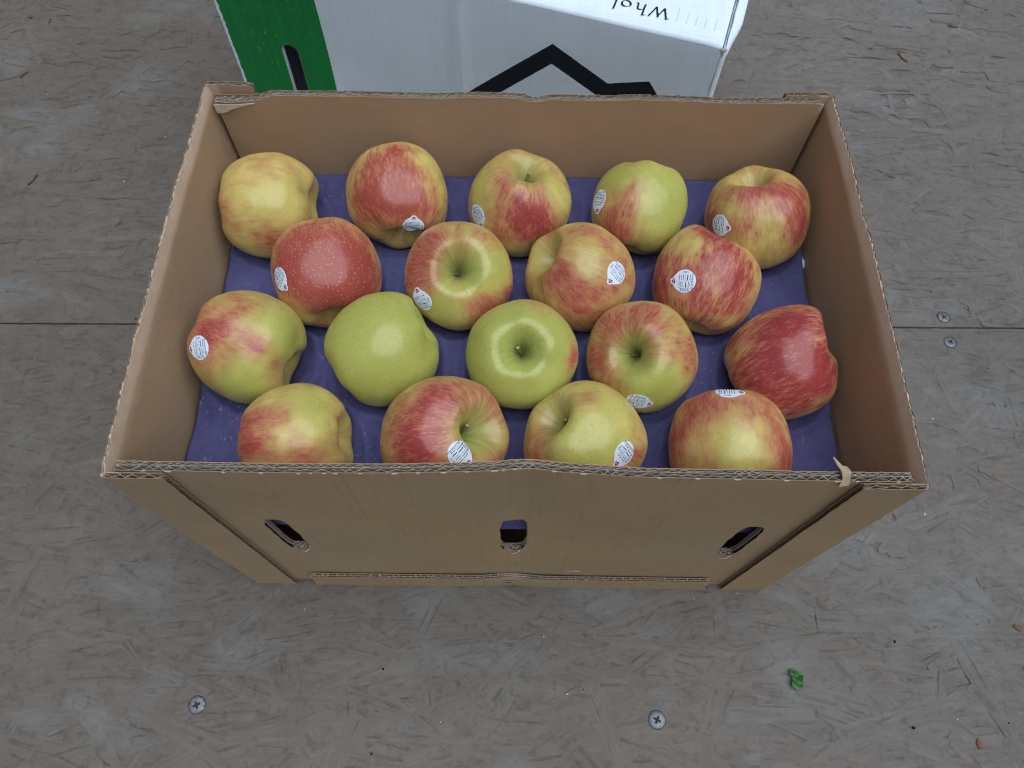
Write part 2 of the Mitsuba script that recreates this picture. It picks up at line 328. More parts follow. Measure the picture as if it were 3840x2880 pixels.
# torn paper tongue on the rim
tp_ = np.array([(0, 0), (0.0085, 0.0012), (0.0078, 0.0105), (0.0052, 0.0150), (0.0012, 0.0155), (-0.0058, 0.0230), (-0.0066, 0.0222), (-0.0012, 0.0120), (0.0002, 0.0080), (0.0012, 0.0055)])
pt = sheet_poly(Polygon(tp_), 0, 0.0004, 0.0016)
def tear(v):
    s, t, w = v[:, 0], v[:, 1], v[:, 2] * 0.78
    y = -0.1628 - 0.0015 + w * 0.92 + t * 0.3; z = 0.3290 + 0.0085 * np.sin(np.clip(w / 0.0115, 0, 1) * np.pi * 0.6) + np.clip(w - 0.011, 0, 1) * 0.22 + t
    return np.stack([0.2010 + s * 0.7, y, z], -1)
add('torn_paper', warp(pt, tear), 'kraft_torn', FR, smooth=True)
# pale impressed scratch
sc = [tube(np.stack([np.linspace(0.052, 0.0655, 14), np.full(14, -0.00005), 0.0545 + 0.0004 * np.sin(np.linspace(0, 9, 14))], -1), 0.00022, 4), tube(np.array([(0.060, -0.00005, 0.0572), (0.0650, -0.00005, 0.0575), (0.0652, -0.00005, 0.0545)]), 0.00022, 4)]
add('scuff', warp(cat(sc), to_front), 'kraft_edge', FR)

# back wall
YB = 0.1650
def bbend(x): return 0.0012 * (n1(x * 9, 5.0) - 0.5) * 2 - 0.0022 * np.exp(-((x + 0.235) / 0.022) ** 2)
def to_back(v): return np.stack([v[:, 0], YB - v[:, 1] * (1 + 0.45 * np.exp(-((v[:, 0] + 0.235) / 0.022) ** 2) * np.clip((v[:, 2] - 0.300) / 0.030, 0, 1) ** 1.5) + bbend(v[:, 0]) * np.clip(v[:, 2] / H, 0, 1), v[:, 2]], -1)
btop = lambda x: 0.3318 + 0.0016 * (n1(np.asarray(x) * 30, 4.0) - 0.5) - 0.0035 * np.exp(-((np.asarray(x) - 0.012) / 0.010) ** 2) - 0.0035 * (1 / (1 + np.exp((np.asarray(x) + 0.206) / 0.0015)))
btp = lambda d: (lambda x: float(btop(np.array([x]))[0]) - d)
BK = CT + '__back_wall'
for nm, a, b, mat, sd in (('outer_liner', 0.0, 0.00045, 'kraft_outer', 6), ('middle_liner', 0.0036, 0.0039, 'flute_paper', 7), ('inner_liner', TH - 0.00045, TH, 'kraft_inner', 8)):
    add(nm, warp(sheet_poly(wall_poly(-0.2478, 0.2484, 0.004, btp(0.0), 0.0003, 0.0019, sd), a, b, 0.012), to_back), mat, BK)
add('core', warp(sheet_poly(wall_poly(-0.247, 0.2475, 0.006, btp(0.008), 0.0, 0.02, 9), 0.0012, TH - 0.0012, 0.012), to_back), 'kraft_core', BK)
add('fluting', warp(cat([flute(-0.247, 0.2475, 0.0079, 0.0006, 0.0035, 0.320, lambda s: btop(s) - 0.0001, 13), flute(-0.247, 0.2475, 0.0064, 0.0041, TH - 0.0006, 0.320, lambda s: btop(s) - 0.0001, 14)]), to_back), 'flute_paper', BK)
pk = sheet_poly(Polygon([(-0.2476, 0.3275), (-0.2476, 0.3180), (-0.240, 0.3195), (-0.234, 0.3232), (-0.224, 0.3262), (-0.214, 0.3285)]), TH * 1.42 + 0.0001, TH * 1.42 + 0.0006, 0.004)
add('peeled_paper', warp(pk, lambda v: np.stack([v[:, 0], YB - v[:, 1] + bbend(v[:, 0]) - 0.0012, v[:, 2]], -1)), 'kraft_edge', BK)

# end walls with crushed upper edges
def end_wall(sg, seed):
    nm = CT + '__end_wall'
    if any(k.startswith(nm + '__') for k in scene): nm += '_001'
    YS = np.linspace(-0.1655, 0.1675, 260); ZS = np.concatenate([np.linspace(0.002, 0.30, 14), np.linspace(0.305, 0.334, 12)])
    bow = lambda y, z: 0.0022 * np.cos(y / 0.166 * np.pi / 2) * np.clip(z / H, 0, 1) + 0.0008 * (n1(y * 20, seed) - 0.5)
    topz = lambda y, z: z + (z > 0.333) * (0.0014 * (n1(y * 160, seed + 1) - 0.5) + 0.0018 * (n1(y * 620, seed + 5) - 0.5))
    out = lambda y, z: np.stack([sg * (L2 + bow(y, z)), y, topz(y, z)], -1)
    def inn(y, z):
        wq = 0.010 + 0.008 * np.clip((0.1 - y) / 0.26, 0, 1)
        c = np.clip((z - (H - wq)) / wq, 0, 1)
        t = 0.0048 - 0.0026 * c ** 1.6 - 0.0010 * c * n1(y * 70, seed + 2)
        return np.stack([sg * (L2 - t + bow(y, z)), y, topz(y, z)], -1)
    mid = lambda f, g, w: (lambda y, z: f(y, z) * (1 - w) + g(y, z) * w)
    add('outer_liner', slab(YS, ZS, out, mid(out, inn, 0.12)), 'kraft_outer', nm, smooth=40)
    add('inner_liner', slab(YS, ZS, mid(out, inn, 0.88), inn), 'kraft_inner', nm, smooth=40)
    drop = lambda f: (lambda y, z: f(y, z) - np.stack([0 * y, 0 * y, (z > 0.33) * 0.0012 * (0.4 + n1(y * 330, seed + 4))], -1))
    add('core', slab(YS, ZS, drop(mid(out, inn, 0.13)), drop(mid(out, inn, 0.87))), 'kraft_edge', nm)
    fl = flute(-0.164, 0.164, 0.0078, 0.00055, 0.0018, 0.331, 0.3338, seed + 20, th=0.0003)
    add('fluting', warp(fl, lambda v: np.stack([sg * (L2 + bow(v[:, 0], v[:, 2]) - v[:, 1]), v[:, 0], v[:, 2]], -1)), 'flute_paper', nm)
end_wall(-1, 31); end_wall(1, 47)

# corner flaps folded round from the end walls
def flap(sx, sy, xin, ztop, seed, zlow=0.003):
    nm = numbered(CT + '__corner_flap')
    y0 = -0.1667 if sy < 0 else 0.1696; t = 0.0040
    x0, x1 = sorted((sx * (L2 + 0.0002), sx * xin))
    r = np.random.default_rng(seed)
    def toY(v): return np.stack([v[:, 0], y0 - sy * v[:, 1], v[:, 2]], -1)
    Z = np.arange(zlow + 0.001, ztop - 0.001, 0.0045)
    jitter = [(sx * (xin + 0.00025 * r.normal()), float(z)) for z in Z]
    zt = lambda x: ztop
    def poly(dx, dz):
        inn = [(a + sx * dx, b) for a, b in jitter]
        top = [(a, b - dz) for a, b in jag_top(x0 + 0.001, x1 - 0.001, ztop, 0.00025 if dz == 0 else 0, 0.003, seed)]
        if sx > 0: P = [(x1, zlow)] + [(x0 + dx, zlow)] + inn + top
        else: P = [(x0, zlow)] + [(x1 - dx, zlow)] + inn + top[::-1]
        return Polygon(P).buffer(0)
    add('outer_liner', warp(sheet_poly(poly(0, 0), 0, 0.0004, 0.05), toY), 'kraft_outer', nm)
    add('middle_liner', warp(sheet_poly(poly(0.0004, 0.0004), 0.0019, 0.0022, 0.05), toY), 'flute_shade', nm)
    add('inner_liner', warp(sheet_poly(poly(0, 0), t - 0.0004, t, 0.05), toY), 'kraft_inner', nm)
    add('core', warp(sheet_poly(poly(0.0045, 0.006), 0.0003, t - 0.0003, 0.05), toY), 'kraft_core', nm)
    tick = []
    for z in Z[::1]:
        if r.random() < 0.82:
            e = sx * (xin + 0.0004); a, b = sorted((e, e + sx * 0.004)); zz = z + 0.0006 * r.normal(); hw = r.uniform(0.00025, 0.0006)
            if r.random() < 0.6: tick.append(bx(a + 0.0004, b, 0.0004, 0.0019, zz - hw, zz + hw))
            zz += 0.0022; tick.append(bx(a, b, 0.0022, t - 0.0004, zz - hw, zz + hw))
    add('ladder_fluting', warp(cat(tick), toY), 'flute_shade', nm)
    add('fluting', warp(flute(x0 + 0.002, x1 - 0.001, 0.0098, 0.0006, t - 0.0006, ztop - 0.008, ztop - 0.0003, seed + 1), toY), 'flute_paper', nm)
flap(-1, -1, 0.2170, 0.3330, 61); flap(1, -1, 0.2140, 0.3335, 62)
flap(-1, 1, 0.2165, 0.3345, 63); flap(1, 1, 0.2155, 0.3345, 64)
# folded lower strip on the front
def strip():
    nm = CT + '__lower_strip'; t = 0.0040
    bow = lambda x: 0.0022 * np.exp(-(np.asarray(x) / 0.02) ** 2)
    def toY(v): return np.stack([v[:, 0], -0.1672 + v[:, 1] + bow(v[:, 0]), v[:, 2] + 0.3 * bow(v[:, 0])], -1)
    top = lambda dz: [(a, b - dz) for a, b in jag_top(-0.1940, 0.1945, 0.0415, 0.0002, 0.003, 71)]
    P = lambda dz: Polygon([(0.2005, 0.003), (-0.1985, 0.003), (-0.1955, 0.012)] + top(dz) + [(0.1950, 0.014)]).buffer(0)
    add('outer_liner', warp(sheet_poly(P(0), 0, 0.0004, 0.03), toY), 'kraft_outer', nm)
    add('middle_liner', warp(sheet_poly(P(0.0004), 0.0017, 0.0021, 0.03), toY), 'flute_paper', nm)
    add('inner_liner', warp(sheet_poly(P(0), t - 0.0004, t, 0.03), toY), 'kraft_inner', nm)
    add('core', warp(sheet_poly(P(0.013), 0.0003, t - 0.0003, 0.03), toY), 'kraft_core', nm)
    r = np.random.default_rng(72); tick = []
    for x in np.arange(-0.193, 0.194, 0.0068):
        for a, b in ((0.0004, 0.0017), (0.0021, t - 0.0004)):
            xx = x + 0.0008 * r.normal() + (a > 0.001) * 0.0034; w = r.uniform(0.0002, 0.00045)
            if r.random() < 0.8: tick.append(bx(xx - w, xx + w, a, b, 0.030, 0.0410))
    add('fluting', warp(cat(tick), toY), 'flute_paper', nm)
strip()
add('bottom', bx(-0.2500, 0.2500, -0.1545, 0.1575, 0.004, 0.010), 'kraft_inner', CT)

# ------------------------------------------------------------------ apples: centre, radius, stem axis, colour spots (direction, width, red +/- green), sticker (direction, nub direction)
APPLES = [
    ([-0.21,0.099,0.266],0.0434,[0.981,0.167,-0.096],[[0.265,-0.916,0.302,0.42,0.75],[-0.657,-0.592,0.466,0.4,0.5],[0.098,0.122,0.988,0.4,0.4],[0.39,-0.499,0.774,0.5,-0.7],[0.11,-0.921,-0.373,0.3,-0.3]],None),
    ([-0.103,0.112,0.266],0.0437,[0.181,-0.956,-0.229],[[0.141,-0.515,0.846,0.6,0.7],[-0.423,-0.59,0.688,0.4,0.75],[0.387,-0.76,0.523,0.5,0.6],[-0.017,0.146,0.989,0.35,0.6],[0.7,0.231,0.675,0.4,-0.6],[0.835,-0.26,0.485,0.3,-0.3]],[0.389,-0.885,0.255,0.114,0.321,0.94]),
    ([0.002,0.107,0.266],0.0433,[0.129,0.156,0.979],[[-0.664,-0.269,0.698,0.45,-0.7],[-0.009,-0.811,0.586,0.5,0.8],[0.345,-0.847,0.404,0.4,0.7],[0.012,-0.931,-0.366,0.4,-0.5],[-0.367,-0.287,0.885,0.3,0.7],[0.737,-0.195,0.647,0.35,-0.6]],[-0.814,-0.517,0.265,0.282,-0.75,-0.598]),
    ([0.104,0.104,0.266],0.0397,[0.274,0.857,0.436],[[-0.627,-0.667,0.403,0.5,0.95],[-0.262,-0.353,0.898,0.35,0.7],[0.459,-0.387,0.8,0.6,-1.1],[-0.599,0.19,0.777,0.4,-0.7],[-0.087,-0.995,-0.05,0.35,0.1]],[-0.926,-0.099,0.363,-0.104,-0.859,-0.502]),
    ([0.204,0.095,0.266],0.0428,[-0.247,0.513,0.822],[[-0.361,-0.047,0.931,0.4,0.8],[0.248,-0.122,0.961,0.45,0.8],[0.579,-0.576,0.577,0.4,0.8],[-0.918,-0.259,0.3,0.35,0.7],[-0.701,-0.282,0.655,0.25,-0.4],[-0.007,-0.699,0.715,0.3,-0.4],[-0.21,-0.973,0.092,0.4,-0.2],[-0.4,-0.651,0.645,0.25,0.4]],[-0.85,-0.423,0.313,0.526,-0.699,0.485]),
    ([-0.155,0.033,0.266],0.044,[-0.23,0.968,0.105],[[0.22,-0.276,0.936,0.8,0.9],[0.223,-0.832,0.509,0.6,0.7],[0.769,-0.264,0.583,0.5,0.6],[-0.435,-0.9,-0.029,0.3,-0.9],[-0.404,-0.348,0.846,0.5,0.5]],[-0.601,-0.549,0.58,0.605,-0.787,-0.119]),
    ([-0.047,0.031,0.266],0.0439,[0.013,-0.439,0.898],[[-0.704,-0.409,0.581,0.4,0.9],[-0.463,0.055,0.884,0.4,0.9],[0.383,0.178,0.906,0.35,0.6],[0.602,-0.353,0.716,0.4,-1.0],[-0.189,-0.934,0.302,0.35,-0.6],[0.552,-0.804,0.22,0.4,0.8],[0.924,-0.379,0.051,0.3,0.7],[0.18,0.267,0.947,0.2,-0.3]],[-0.609,-0.731,0.308,-0.378,0.609,0.697]),
    ([0.051,0.032,0.266],0.0426,[-0.787,0.191,0.586],[[0.005,-0.287,0.958,0.35,-0.4],[-0.534,-0.396,0.747,0.35,0.7],[0.136,-0.938,0.319,0.5,0.4],[0.629,-0.246,0.738,0.4,0.3],[-0.282,-0.763,0.582,0.4,0.5],[0.132,0.337,0.932,0.4,0.3]],[0.583,-0.375,0.721,-0.519,-0.855,-0.025]),
    ([0.153,0.03,0.266],0.043,[0.312,0.9,0.304],[[-0.925,-0.263,0.274,0.45,0.9],[0.068,-0.121,0.99,0.5,0.8],[-0.006,0.505,0.863,0.25,1.2],[-0.435,0.183,0.882,0.35,-0.5],[-0.041,-0.998,0.05,0.4,0.2],[0.38,-0.591,0.712,0.4,0.5],[-0.246,-0.697,0.673,0.5,0.5]],[-0.572,-0.457,0.681,-0.82,0.322,-0.473]),
    ([-0.205,-0.038,0.266],0.0434,[0.896,-0.348,-0.275],[[-0.5,-0.286,0.817,0.45,1.0],[-0.106,-0.142,0.984,0.2,0.5],[0.419,-0.386,0.822,0.22,0.9],[0.845,0.007,0.535,0.5,-0.9],[0.163,-0.926,0.342,0.45,-0.8],[0.654,-0.653,0.381,0.3,0.4],[0.568,-0.803,-0.181,0.18,0.9],[0.126,0.279,0.952,0.3,0.3]],[-0.549,-0.41,0.729,-0.827,0.136,-0.546]),
    ([-0.102,-0.038,0.266],0.0431,[0.854,0.457,0.249],[[0.165,-0.47,0.867,0.9,-1.0],[-0.752,-0.41,0.517,0.35,0.5],[-0.103,-0.994,0.043,0.4,0.3],[0.935,0.198,0.295,0.25,0.6]],None),
    ([0.004,-0.041,0.266],0.0423,[-0.02,-0.381,0.924],[[-0.019,-0.472,0.881,0.9,-1.0],[0.892,-0.244,0.38,0.3,1.4],[0.228,0.532,0.816,0.35,0.9],[-0.198,-0.973,0.116,0.4,-0.2]],None),
    ([0.097,-0.04,0.266],0.0425,[-0.43,-0.359,0.829],[[-0.856,-0.255,0.449,0.4,0.8],[-0.571,0.253,0.781,0.4,0.8],[0.186,-0.066,0.98,0.35,0.5],[0.682,-0.42,0.598,0.35,0.7],[0.164,-0.869,0.467,0.45,-1.1],[-0.021,0.424,0.906,0.3,0.5],[-0.694,-0.689,0.207,0.3,0.3]],[-0.162,-0.959,0.231,0.962,-0.206,-0.181]),
    ([0.206,-0.045,0.266],0.0427,[0.795,0.235,0.559],[[-0.351,-0.438,0.828,0.9,1.0],[-0.127,0.436,0.891,0.4,0.5],[0.409,-0.502,0.762,0.4,0.6],[-0.33,-0.915,0.23,0.4,0.1],[-0.605,-0.541,0.584,0.3,0.1]],None),
    ([-0.158,-0.118,0.266],0.0416,[0.99,0.137,0.025],[[-0.547,-0.216,0.809,0.45,0.8],[0.425,0.386,0.819,0.4,-0.8],[0.362,-0.237,0.902,0.35,-0.4],[0.357,-0.595,0.72,0.35,0.6],[-0.061,0.041,0.997,0.3,0.4],[0.906,0.19,0.378,0.2,0.7]],None),
    ([-0.052,-0.11,0.266],0.0449,[0.688,-0.112,0.717],[[-0.322,-0.447,0.835,0.5,0.95],[0.053,0.323,0.945,0.4,0.8],[-0.703,0.027,0.711,0.3,0.3],[0.776,0.338,0.533,0.4,0.6],[0.376,-0.244,0.894,0.15,-0.4],[0.747,-0.621,0.236,0.3,0.5],[0.124,-0.071,0.99,0.2,-0.3]],[0.328,-0.572,0.752,0.63,-0.46,-0.626]),
    ([0.05,-0.111,0.266],0.0433,[-0.673,0.178,0.718],[[0.045,-0.366,0.929,0.55,-1.0],[-0.812,0.081,0.578,0.35,0.9],[-0.809,-0.399,0.432,0.3,0.8],[0.007,0.265,0.964,0.25,0.8],[0.797,-0.385,0.465,0.3,0.7],[0.415,0.194,0.889,0.3,-0.2]],[0.577,-0.471,0.668,-0.568,-0.819,-0.087]),
    ([0.155,-0.118,0.266],0.0439,[0.029,-0.974,-0.225],[[-0.63,0.375,0.68,0.4,0.75],[-0.964,-0.009,0.265,0.35,0.7],[0.671,-0.388,0.632,0.35,0.8],[0.231,0.295,0.927,0.35,0.4],[-0.141,-0.352,0.925,0.45,-0.7],[-0.559,-0.392,0.731,0.3,0.1]],[-0.129,0.642,0.756,0.959,-0.113,0.26]),
]
ZTRAY = 0.2355
# look of each apple: ground (0 yellow .. 1 green), red tone (0 orange .. 1 crimson), streaks, pale dots, dark specks, cavity green, overall blush
LOOKS = [
 (0.05,0.35,0.55,0.15,0.1,0.3,-0.02),(0.15,0.5,0.75,0.3,0.1,0.9,0.32),(0.45,0.75,0.55,0.35,0.1,0.9,0.30),(0.65,0.45,0.55,0.2,0.3,0.4,0.05),(0.2,0.6,0.7,0.2,0.1,0.7,0.25),(0.35,0.55,0.35,0.8,0,0.5,0.35),
 (0.5,0.5,0.55,0.35,0.3,1.2,0.12),(0.5,0.5,0.45,0.3,0.3,0.7,0.28),(0.1,0.75,0.9,0.25,0.1,0.3,0.3),(0.6,0.6,0.35,0.35,0.3,0.6,0.14),(0.8,0.3,0.35,0.05,0.8,0.3,-0.26),(0.85,0.35,0.45,0.05,0.7,1.2,-0.24),
 (0.65,0.6,0.6,0.25,0.3,1.2,0.2),(0.3,0.9,0.95,0.3,0,0.4,0.38),(0.35,0.55,0.4,0.2,0.6,0.4,0.2),(0.45,0.8,0.4,0.3,0.2,1.2,0.28),(0.35,0.6,0.5,0.15,0.5,0.9,-0.02),(0.25,0.55,0.35,0.2,0.8,0.3,0.3)]
DESC = [
 'mostly yellow apple with a red streaked lower band in the back left corner',
 'orange red streaked apple with a sticker over its stem hollow, second in the back row',
 'yellow and red apple with a short upright stem in the middle of the back row',
 'green topped apple with red left cheek, fourth from left in the back row',
 'yellow and red streaked apple with a dark hollow on top in the back right corner',
 'brick red apple thickly dotted with pale specks, a sticker on its left side',
 'apple with a wide pale green hollow facing up, sticker at its lower left rim',
 'olive and orange apple, hollow turned to upper left, sticker on its right',
 'pinkish red streaked apple showing a whole sticker on its front',
 'apple red at left and green at right beside the left carton wall',
 'plain yellow green apple without sticker, hollow a thin crescent at upper right',
 'pale green apple with its stem pointing straight up in the middle of the tray',
 'red and green apple with a thick bent stem and a sticker on its lower edge',
 'deep crimson apple with a notched outline by the right carton wall',
 'yellow apple with a red left side at the left end of the front row',
 'red apple in the front row with a green stem hollow on its right',
 'yellow front row apple with red rimmed hollow at upper left, sticker lower right',
 'rosy yellow apple with sticker on top, right end of the front row']
APPLES = [(np.array(c), R, np.array(a), L, S) for c, R, a, L, S in APPLES]
for i in (14, 17): APPLES[i][0][1] += 0.003
_rot, _lobe = [], []
NL = 8
PROFILE = CubicSpline(np.linspace(0, 1, 19), np.array([(0.001, .24), (.05, .28), (.11, .44), (.19, .62), (.33, .785), (.50, .835), (.69, .725), (.85, .545), (.965, .29), (1., .02), (.98, -.25), (.905, -.485), (.775, -.685), (.61, -.82), (.43, -.88), (.30, -.87), (.18, -.79), (.08, -.735), (.001, -.72)]))
_pp = PROFILE(np.linspace(0, 1, 1200)); _pt = np.arctan2(np.maximum(_pp[:, 0], 0), _pp[:, 1]); _pr = np.hypot(_pp[:, 0], _pp[:, 1])
_o = np.argsort(_pt); _pt, _pr = _pt[_o], _pr[_o]

class Apple:
    def __init__(s, i):
        s.i = i; s.c, s.R, s.a, s.lobes, s.st = APPLES[i]
        r = np.random.default_rng(100 + i)
        s.a = s.a / np.linalg.norm(s.a); e = np.cross(s.a, [0.2, 0.3, -0.9]); s.e = e / np.linalg.norm(e); s.f = np.cross(s.a, s.e)
        s.M = np.stack([s.e, s.f, s.a])                      # world -> local
        s.ph = r.uniform(0, 6.28, 6); s.k = r.uniform(0.6, 1.3, 6); s.seed = i
        s.deep = r.uniform(0.85, 1.1)
    def rad(s, d):                                          # local unit directions -> radius
        th = np.arccos(np.clip(d[:, 2], -1, 1)); ph = np.arctan2(d[:, 1], d[:, 0])
        r = np.interp(th, _pt, _pr)
        sh = np.exp(-((th - 0.60) / 0.34) ** 2)
        ca = np.exp(-((th - 2.62) / 0.32) ** 2)
        mid = np.sin(th) ** 2
        big = 2.0 if s.i in (13, 9) else (1.5 if s.i in (6, 7, 8, 12, 15) else 1.0)
        r = r * (1 + sh * (0.050 * big * s.k[0] * np.cos(ph - s.ph[0]) + 0.022 * big * np.cos(2 * ph - s.ph[4]) + 0.016 * s.k[1] * np.cos(5 * ph - s.ph[1])) + ca * (0.014 * np.cos(5 * ph - s.ph[2]) + 0.02 * np.cos(ph - s.ph[5]))
                 + mid * (0.014 * s.k[2] * np.cos(5 * ph - s.ph[1] + 0.3) + 0.014 * s.k[3] * np.cos(2 * ph - s.ph[3])))
        nt = {13: 0.085, 9: 0.105, 14: 0.04, 8: 0.05, 0: 0.03}.get(s.i, 0.0)
        if nt:                                              # deep saddle across the stem end
            w = np.cross(s.a, [0.0, -0.44, 0.90]); f0 = math.atan2(w @ s.f, w @ s.e)
            r = r * (1 + np.exp(-((th - (0.62 if s.i == 13 else 0.50)) / (0.52 if s.i == 13 else 0.36)) ** 2) * nt * (np.cos(2 * (ph - f0)) - 0.30))
        r = r * (1 + 0.035 * (meshkit.noise(d * 1.6 + 10 + s.seed * 3.7) - 0.5) + 0.010 * (meshkit.noise(d * 5 + 30 + s.seed) - 0.5))
        r = r * (1 - 0.05 * mid * s.k[4] * 0.5 * np.maximum(0, np.cos(th - 1.9)) ** 6)
        return r * s.R * 1.015
    def surf(s, dw, off=0.0):                               # world directions -> world points
        dw = dw / np.linalg.norm(dw, axis=1, keepdims=True); d = dw @ s.M.T
        return s.c + dw * (s.rad(d) + off)[:, None]
    def mesh(s, nt=112, npn=150):
        x = np.linspace(0, 1, nt); th = np.pi * (x - 0.10 * np.sin(2 * np.pi * x) * 0.9)
        ph = np.linspace(0, 2 * np.pi, npn, endpoint=False)
        t, p = np.meshgrid(th[1:-1], ph, indexing='ij')
        d = np.stack([np.sin(t) * np.cos(p), np.sin(t) * np.sin(p), np.cos(t)], -1).reshape(-1, 3)
        d = np.vstack([d, [[0, 0, 1], [0, 0, -1]]])
        v = s.c + (d * s.rad(d)[:, None]) @ s.M
        n = (nt - 2) * npn; i = np.arange(n).reshape(nt - 2, npn); j = np.roll(i, -1, axis=1)
        q = np.stack([i[:-1], i[1:], j[1:], j[:-1]], -1).reshape(-1, 4)
        f = np.vstack([q[:, [0, 1, 2]], q[:, [0, 2, 3]], np.stack([np.full(npn, n), i[0], j[0]], -1), np.stack([np.full(npn, n + 1), j[-1], i[-1]], -1)])
        m = trimesh.Trimesh(v, f, process=False)
        if m.volume < 0: m.invert()
        return m
AP = [Apple(i) for i in range(len(APPLES))]
for a in AP:
    _rot.append(np.concatenate([a.M.ravel(), a.c, LOOKS[a.i]]))
    l = [list(a.M @ np.array(x[:3])) + [x[3], x[4]] for x in a.lobes] + [[0, 0, 1, 1, 0]] * NL
    _lobe.append(np.array(l[:NL]).ravel())
_rot = np.array(_rot); _lobe = np.array(_lobe)
TAB = mi.Float(_rot.ravel().astype(np.float32)); NR = _rot.shape[1]
LOB = mi.Float(_lobe.ravel().astype(np.float32))
dr.eval(TAB, LOB)

def apple_skin(p, n, uv):
    k = mi.UInt32(dr.clip(uv.x + 0.5, 0, len(AP) - 1)); b = k * NR
    g = lambda j: gather(TAB, b + j)
    q = [p.x - g(9), p.y - g(10), p.z - g(11)]
    x, y, z = (g(3 * r) * q[0] + g(3 * r + 1) * q[1] + g(3 * r + 2) * q[2] for r in range(3))
    ln = dr.rsqrt(dr.maximum(x * x + y * y + z * z, 1e-12)); x, y, z = x * ln, y * ln, z * ln
    green, tone, streaky, dots, specks, cav, blush = (g(12 + j) for j in range(7))
    sd = mi.Float(k) * 7.31
    th = dr.acos(dr.clip(z, -1, 1)); rh = dr.rsqrt(dr.maximum(x * x + y * y, 1e-5)); cx, cy = x * rh, y * rh
    s = mi.Float(blush)
    wob = 0.45 * (fbm(x * 2.3 + sd, y * 2.3, z * 2.3 + 4, 2) - 0.5)
    for j in range(NL):
        o = k * (NL * 5) + 5 * j
        h = [gather(LOB, o + m) for m in range(5)]
        dd = (x - h[0]) * (x - h[0]) + (y - h[1]) * (y - h[1]) + (z - h[2]) * (z - h[2])
        s = s + h[4] * dr.exp(-dd / (h[3] * h[3]) * (1 + wob))
    # streaks run from stem to calyx
    s1 = nz(cx * 8 + sd, cy * 8 + 11, th * 2.4)
    s2 = nz(cx * 24 + sd, cy * 24 + 5, th * 5.5 + 3)
    s3 = nz(cx * 62 + sd, cy * 62 + 7, th * 13.0 + 9)
    st = 0.42 * s1 + 0.36 * s2 + 0.22 * s3 - 0.5
    mott = fbm(x * 4.0 + sd, y * 4.0, z * 4.0, 4) - 0.5
    fine = nz(x * 26 + sd, y * 26, z * 26) - 0.5
    t = s + st * (0.45 + 0.95 * streaky) + mott * 0.95 + fine * 0.16
    red = smoothstep(-0.34, 1.0, t); deep = smoothstep(0.50, 1.45, t + 0.55 * (s3 - 0.5) + 0.5 * (s2 - 0.5) * streaky)
    gr = dr.clip(green * 1.1 - 0.35 * s + 0.7 * mott, 0, 1)
    ground = mix((0.560, 0.450, 0.140), (0.385, 0.405, 0.100), gr)
    ground = mix(ground, (0.70, 0.60, 0.22), smoothstep(0.1, 0.5, nz(x * 3 + sd, y * 3, z * 3 + 8) - 0.35) * 0.35 * (1 - gr))
    mid = mix((0.455, 0.170, 0.090), (0.415, 0.115, 0.090), tone)
    full = mix((0.330, 0.058, 0.040), (0.265, 0.022, 0.034), tone)
    c = mix(ground, mid, red); c = mix(c, full, deep * (0.62 + 0.3 * tone))
    # stem hollow: green, greyish russet rays, and the shade inside it painted darker
    rays = nz(cx * 16 + sd, cy * 16, th * 4.0)
    ce = dr.exp(-dr.square(th / (0.38 + 0.30 * (rays - 0.5)))) * cav
    c = mix(c, mix((0.33, 0.42, 0.10), (0.27, 0.30, 0.085), nz(cx * 5 + sd, cy * 5, 2.0)), dr.clip(ce * 1.15, 0, 1))
    ru = smoothstep(0.36, 0.10, th + 0.16 * (rays - 0.5)) * dr.clip(cav, 0, 1)
    c = mix(c, (0.140, 0.138, 0.085), 0.80 * ru)
    ce2 = dr.exp(-dr.square((3.1416 - th) / 0.30))
    c = mix(c, (0.36, 0.30, 0.09), ce2 * 0.7)
    # pale dots and dark specks, in three planes so that none stretches
    ax, ay, az = dr.abs(x), dr.abs(y), dr.abs(z)
    u = dr.select((ax > ay) & (ax > az), y, x); v = dr.select(az > dr.maximum(ax, ay), y, z)
    v1, _, id1 = voronoi(u * 13 + sd, v * 13 + 3)
    dsz = 0.025 + 0.085 * id1
    dot = smoothstep(dsz + 0.05, dsz * 0.6, v1) * smoothstep(0.0, 0.35, dots + 0.35 * id1 - 0.25) * dr.clip(dots * 1.5, 0, 1)
    c = mix(c, (0.66, 0.50, 0.26), dr.clip(dot * (0.30 + 0.45 * red), 0, 0.62))
    v2, _, id2 = voronoi(u * 9 + sd + 40, v * 9 + 13)
    spk = smoothstep(0.085, 0.03, v2) * smoothstep(0.45, 0.55, id2 * 0.6 + 0.5 * specks)
    c = mix(c, (0.10, 0.09, 0.03), spk * 0.6 * dr.clip(specks * 2, 0, 1))
    return c * (0.95 + 0.10 * fine)
scene['apple_skin'] = {'type': 'principled', 'base_color': mikit.proc(apple_skin), 'roughness': 0.29, 'specular': 0.40, 'clearcoat': 0.40, 'clearcoat_gloss': 0.96}

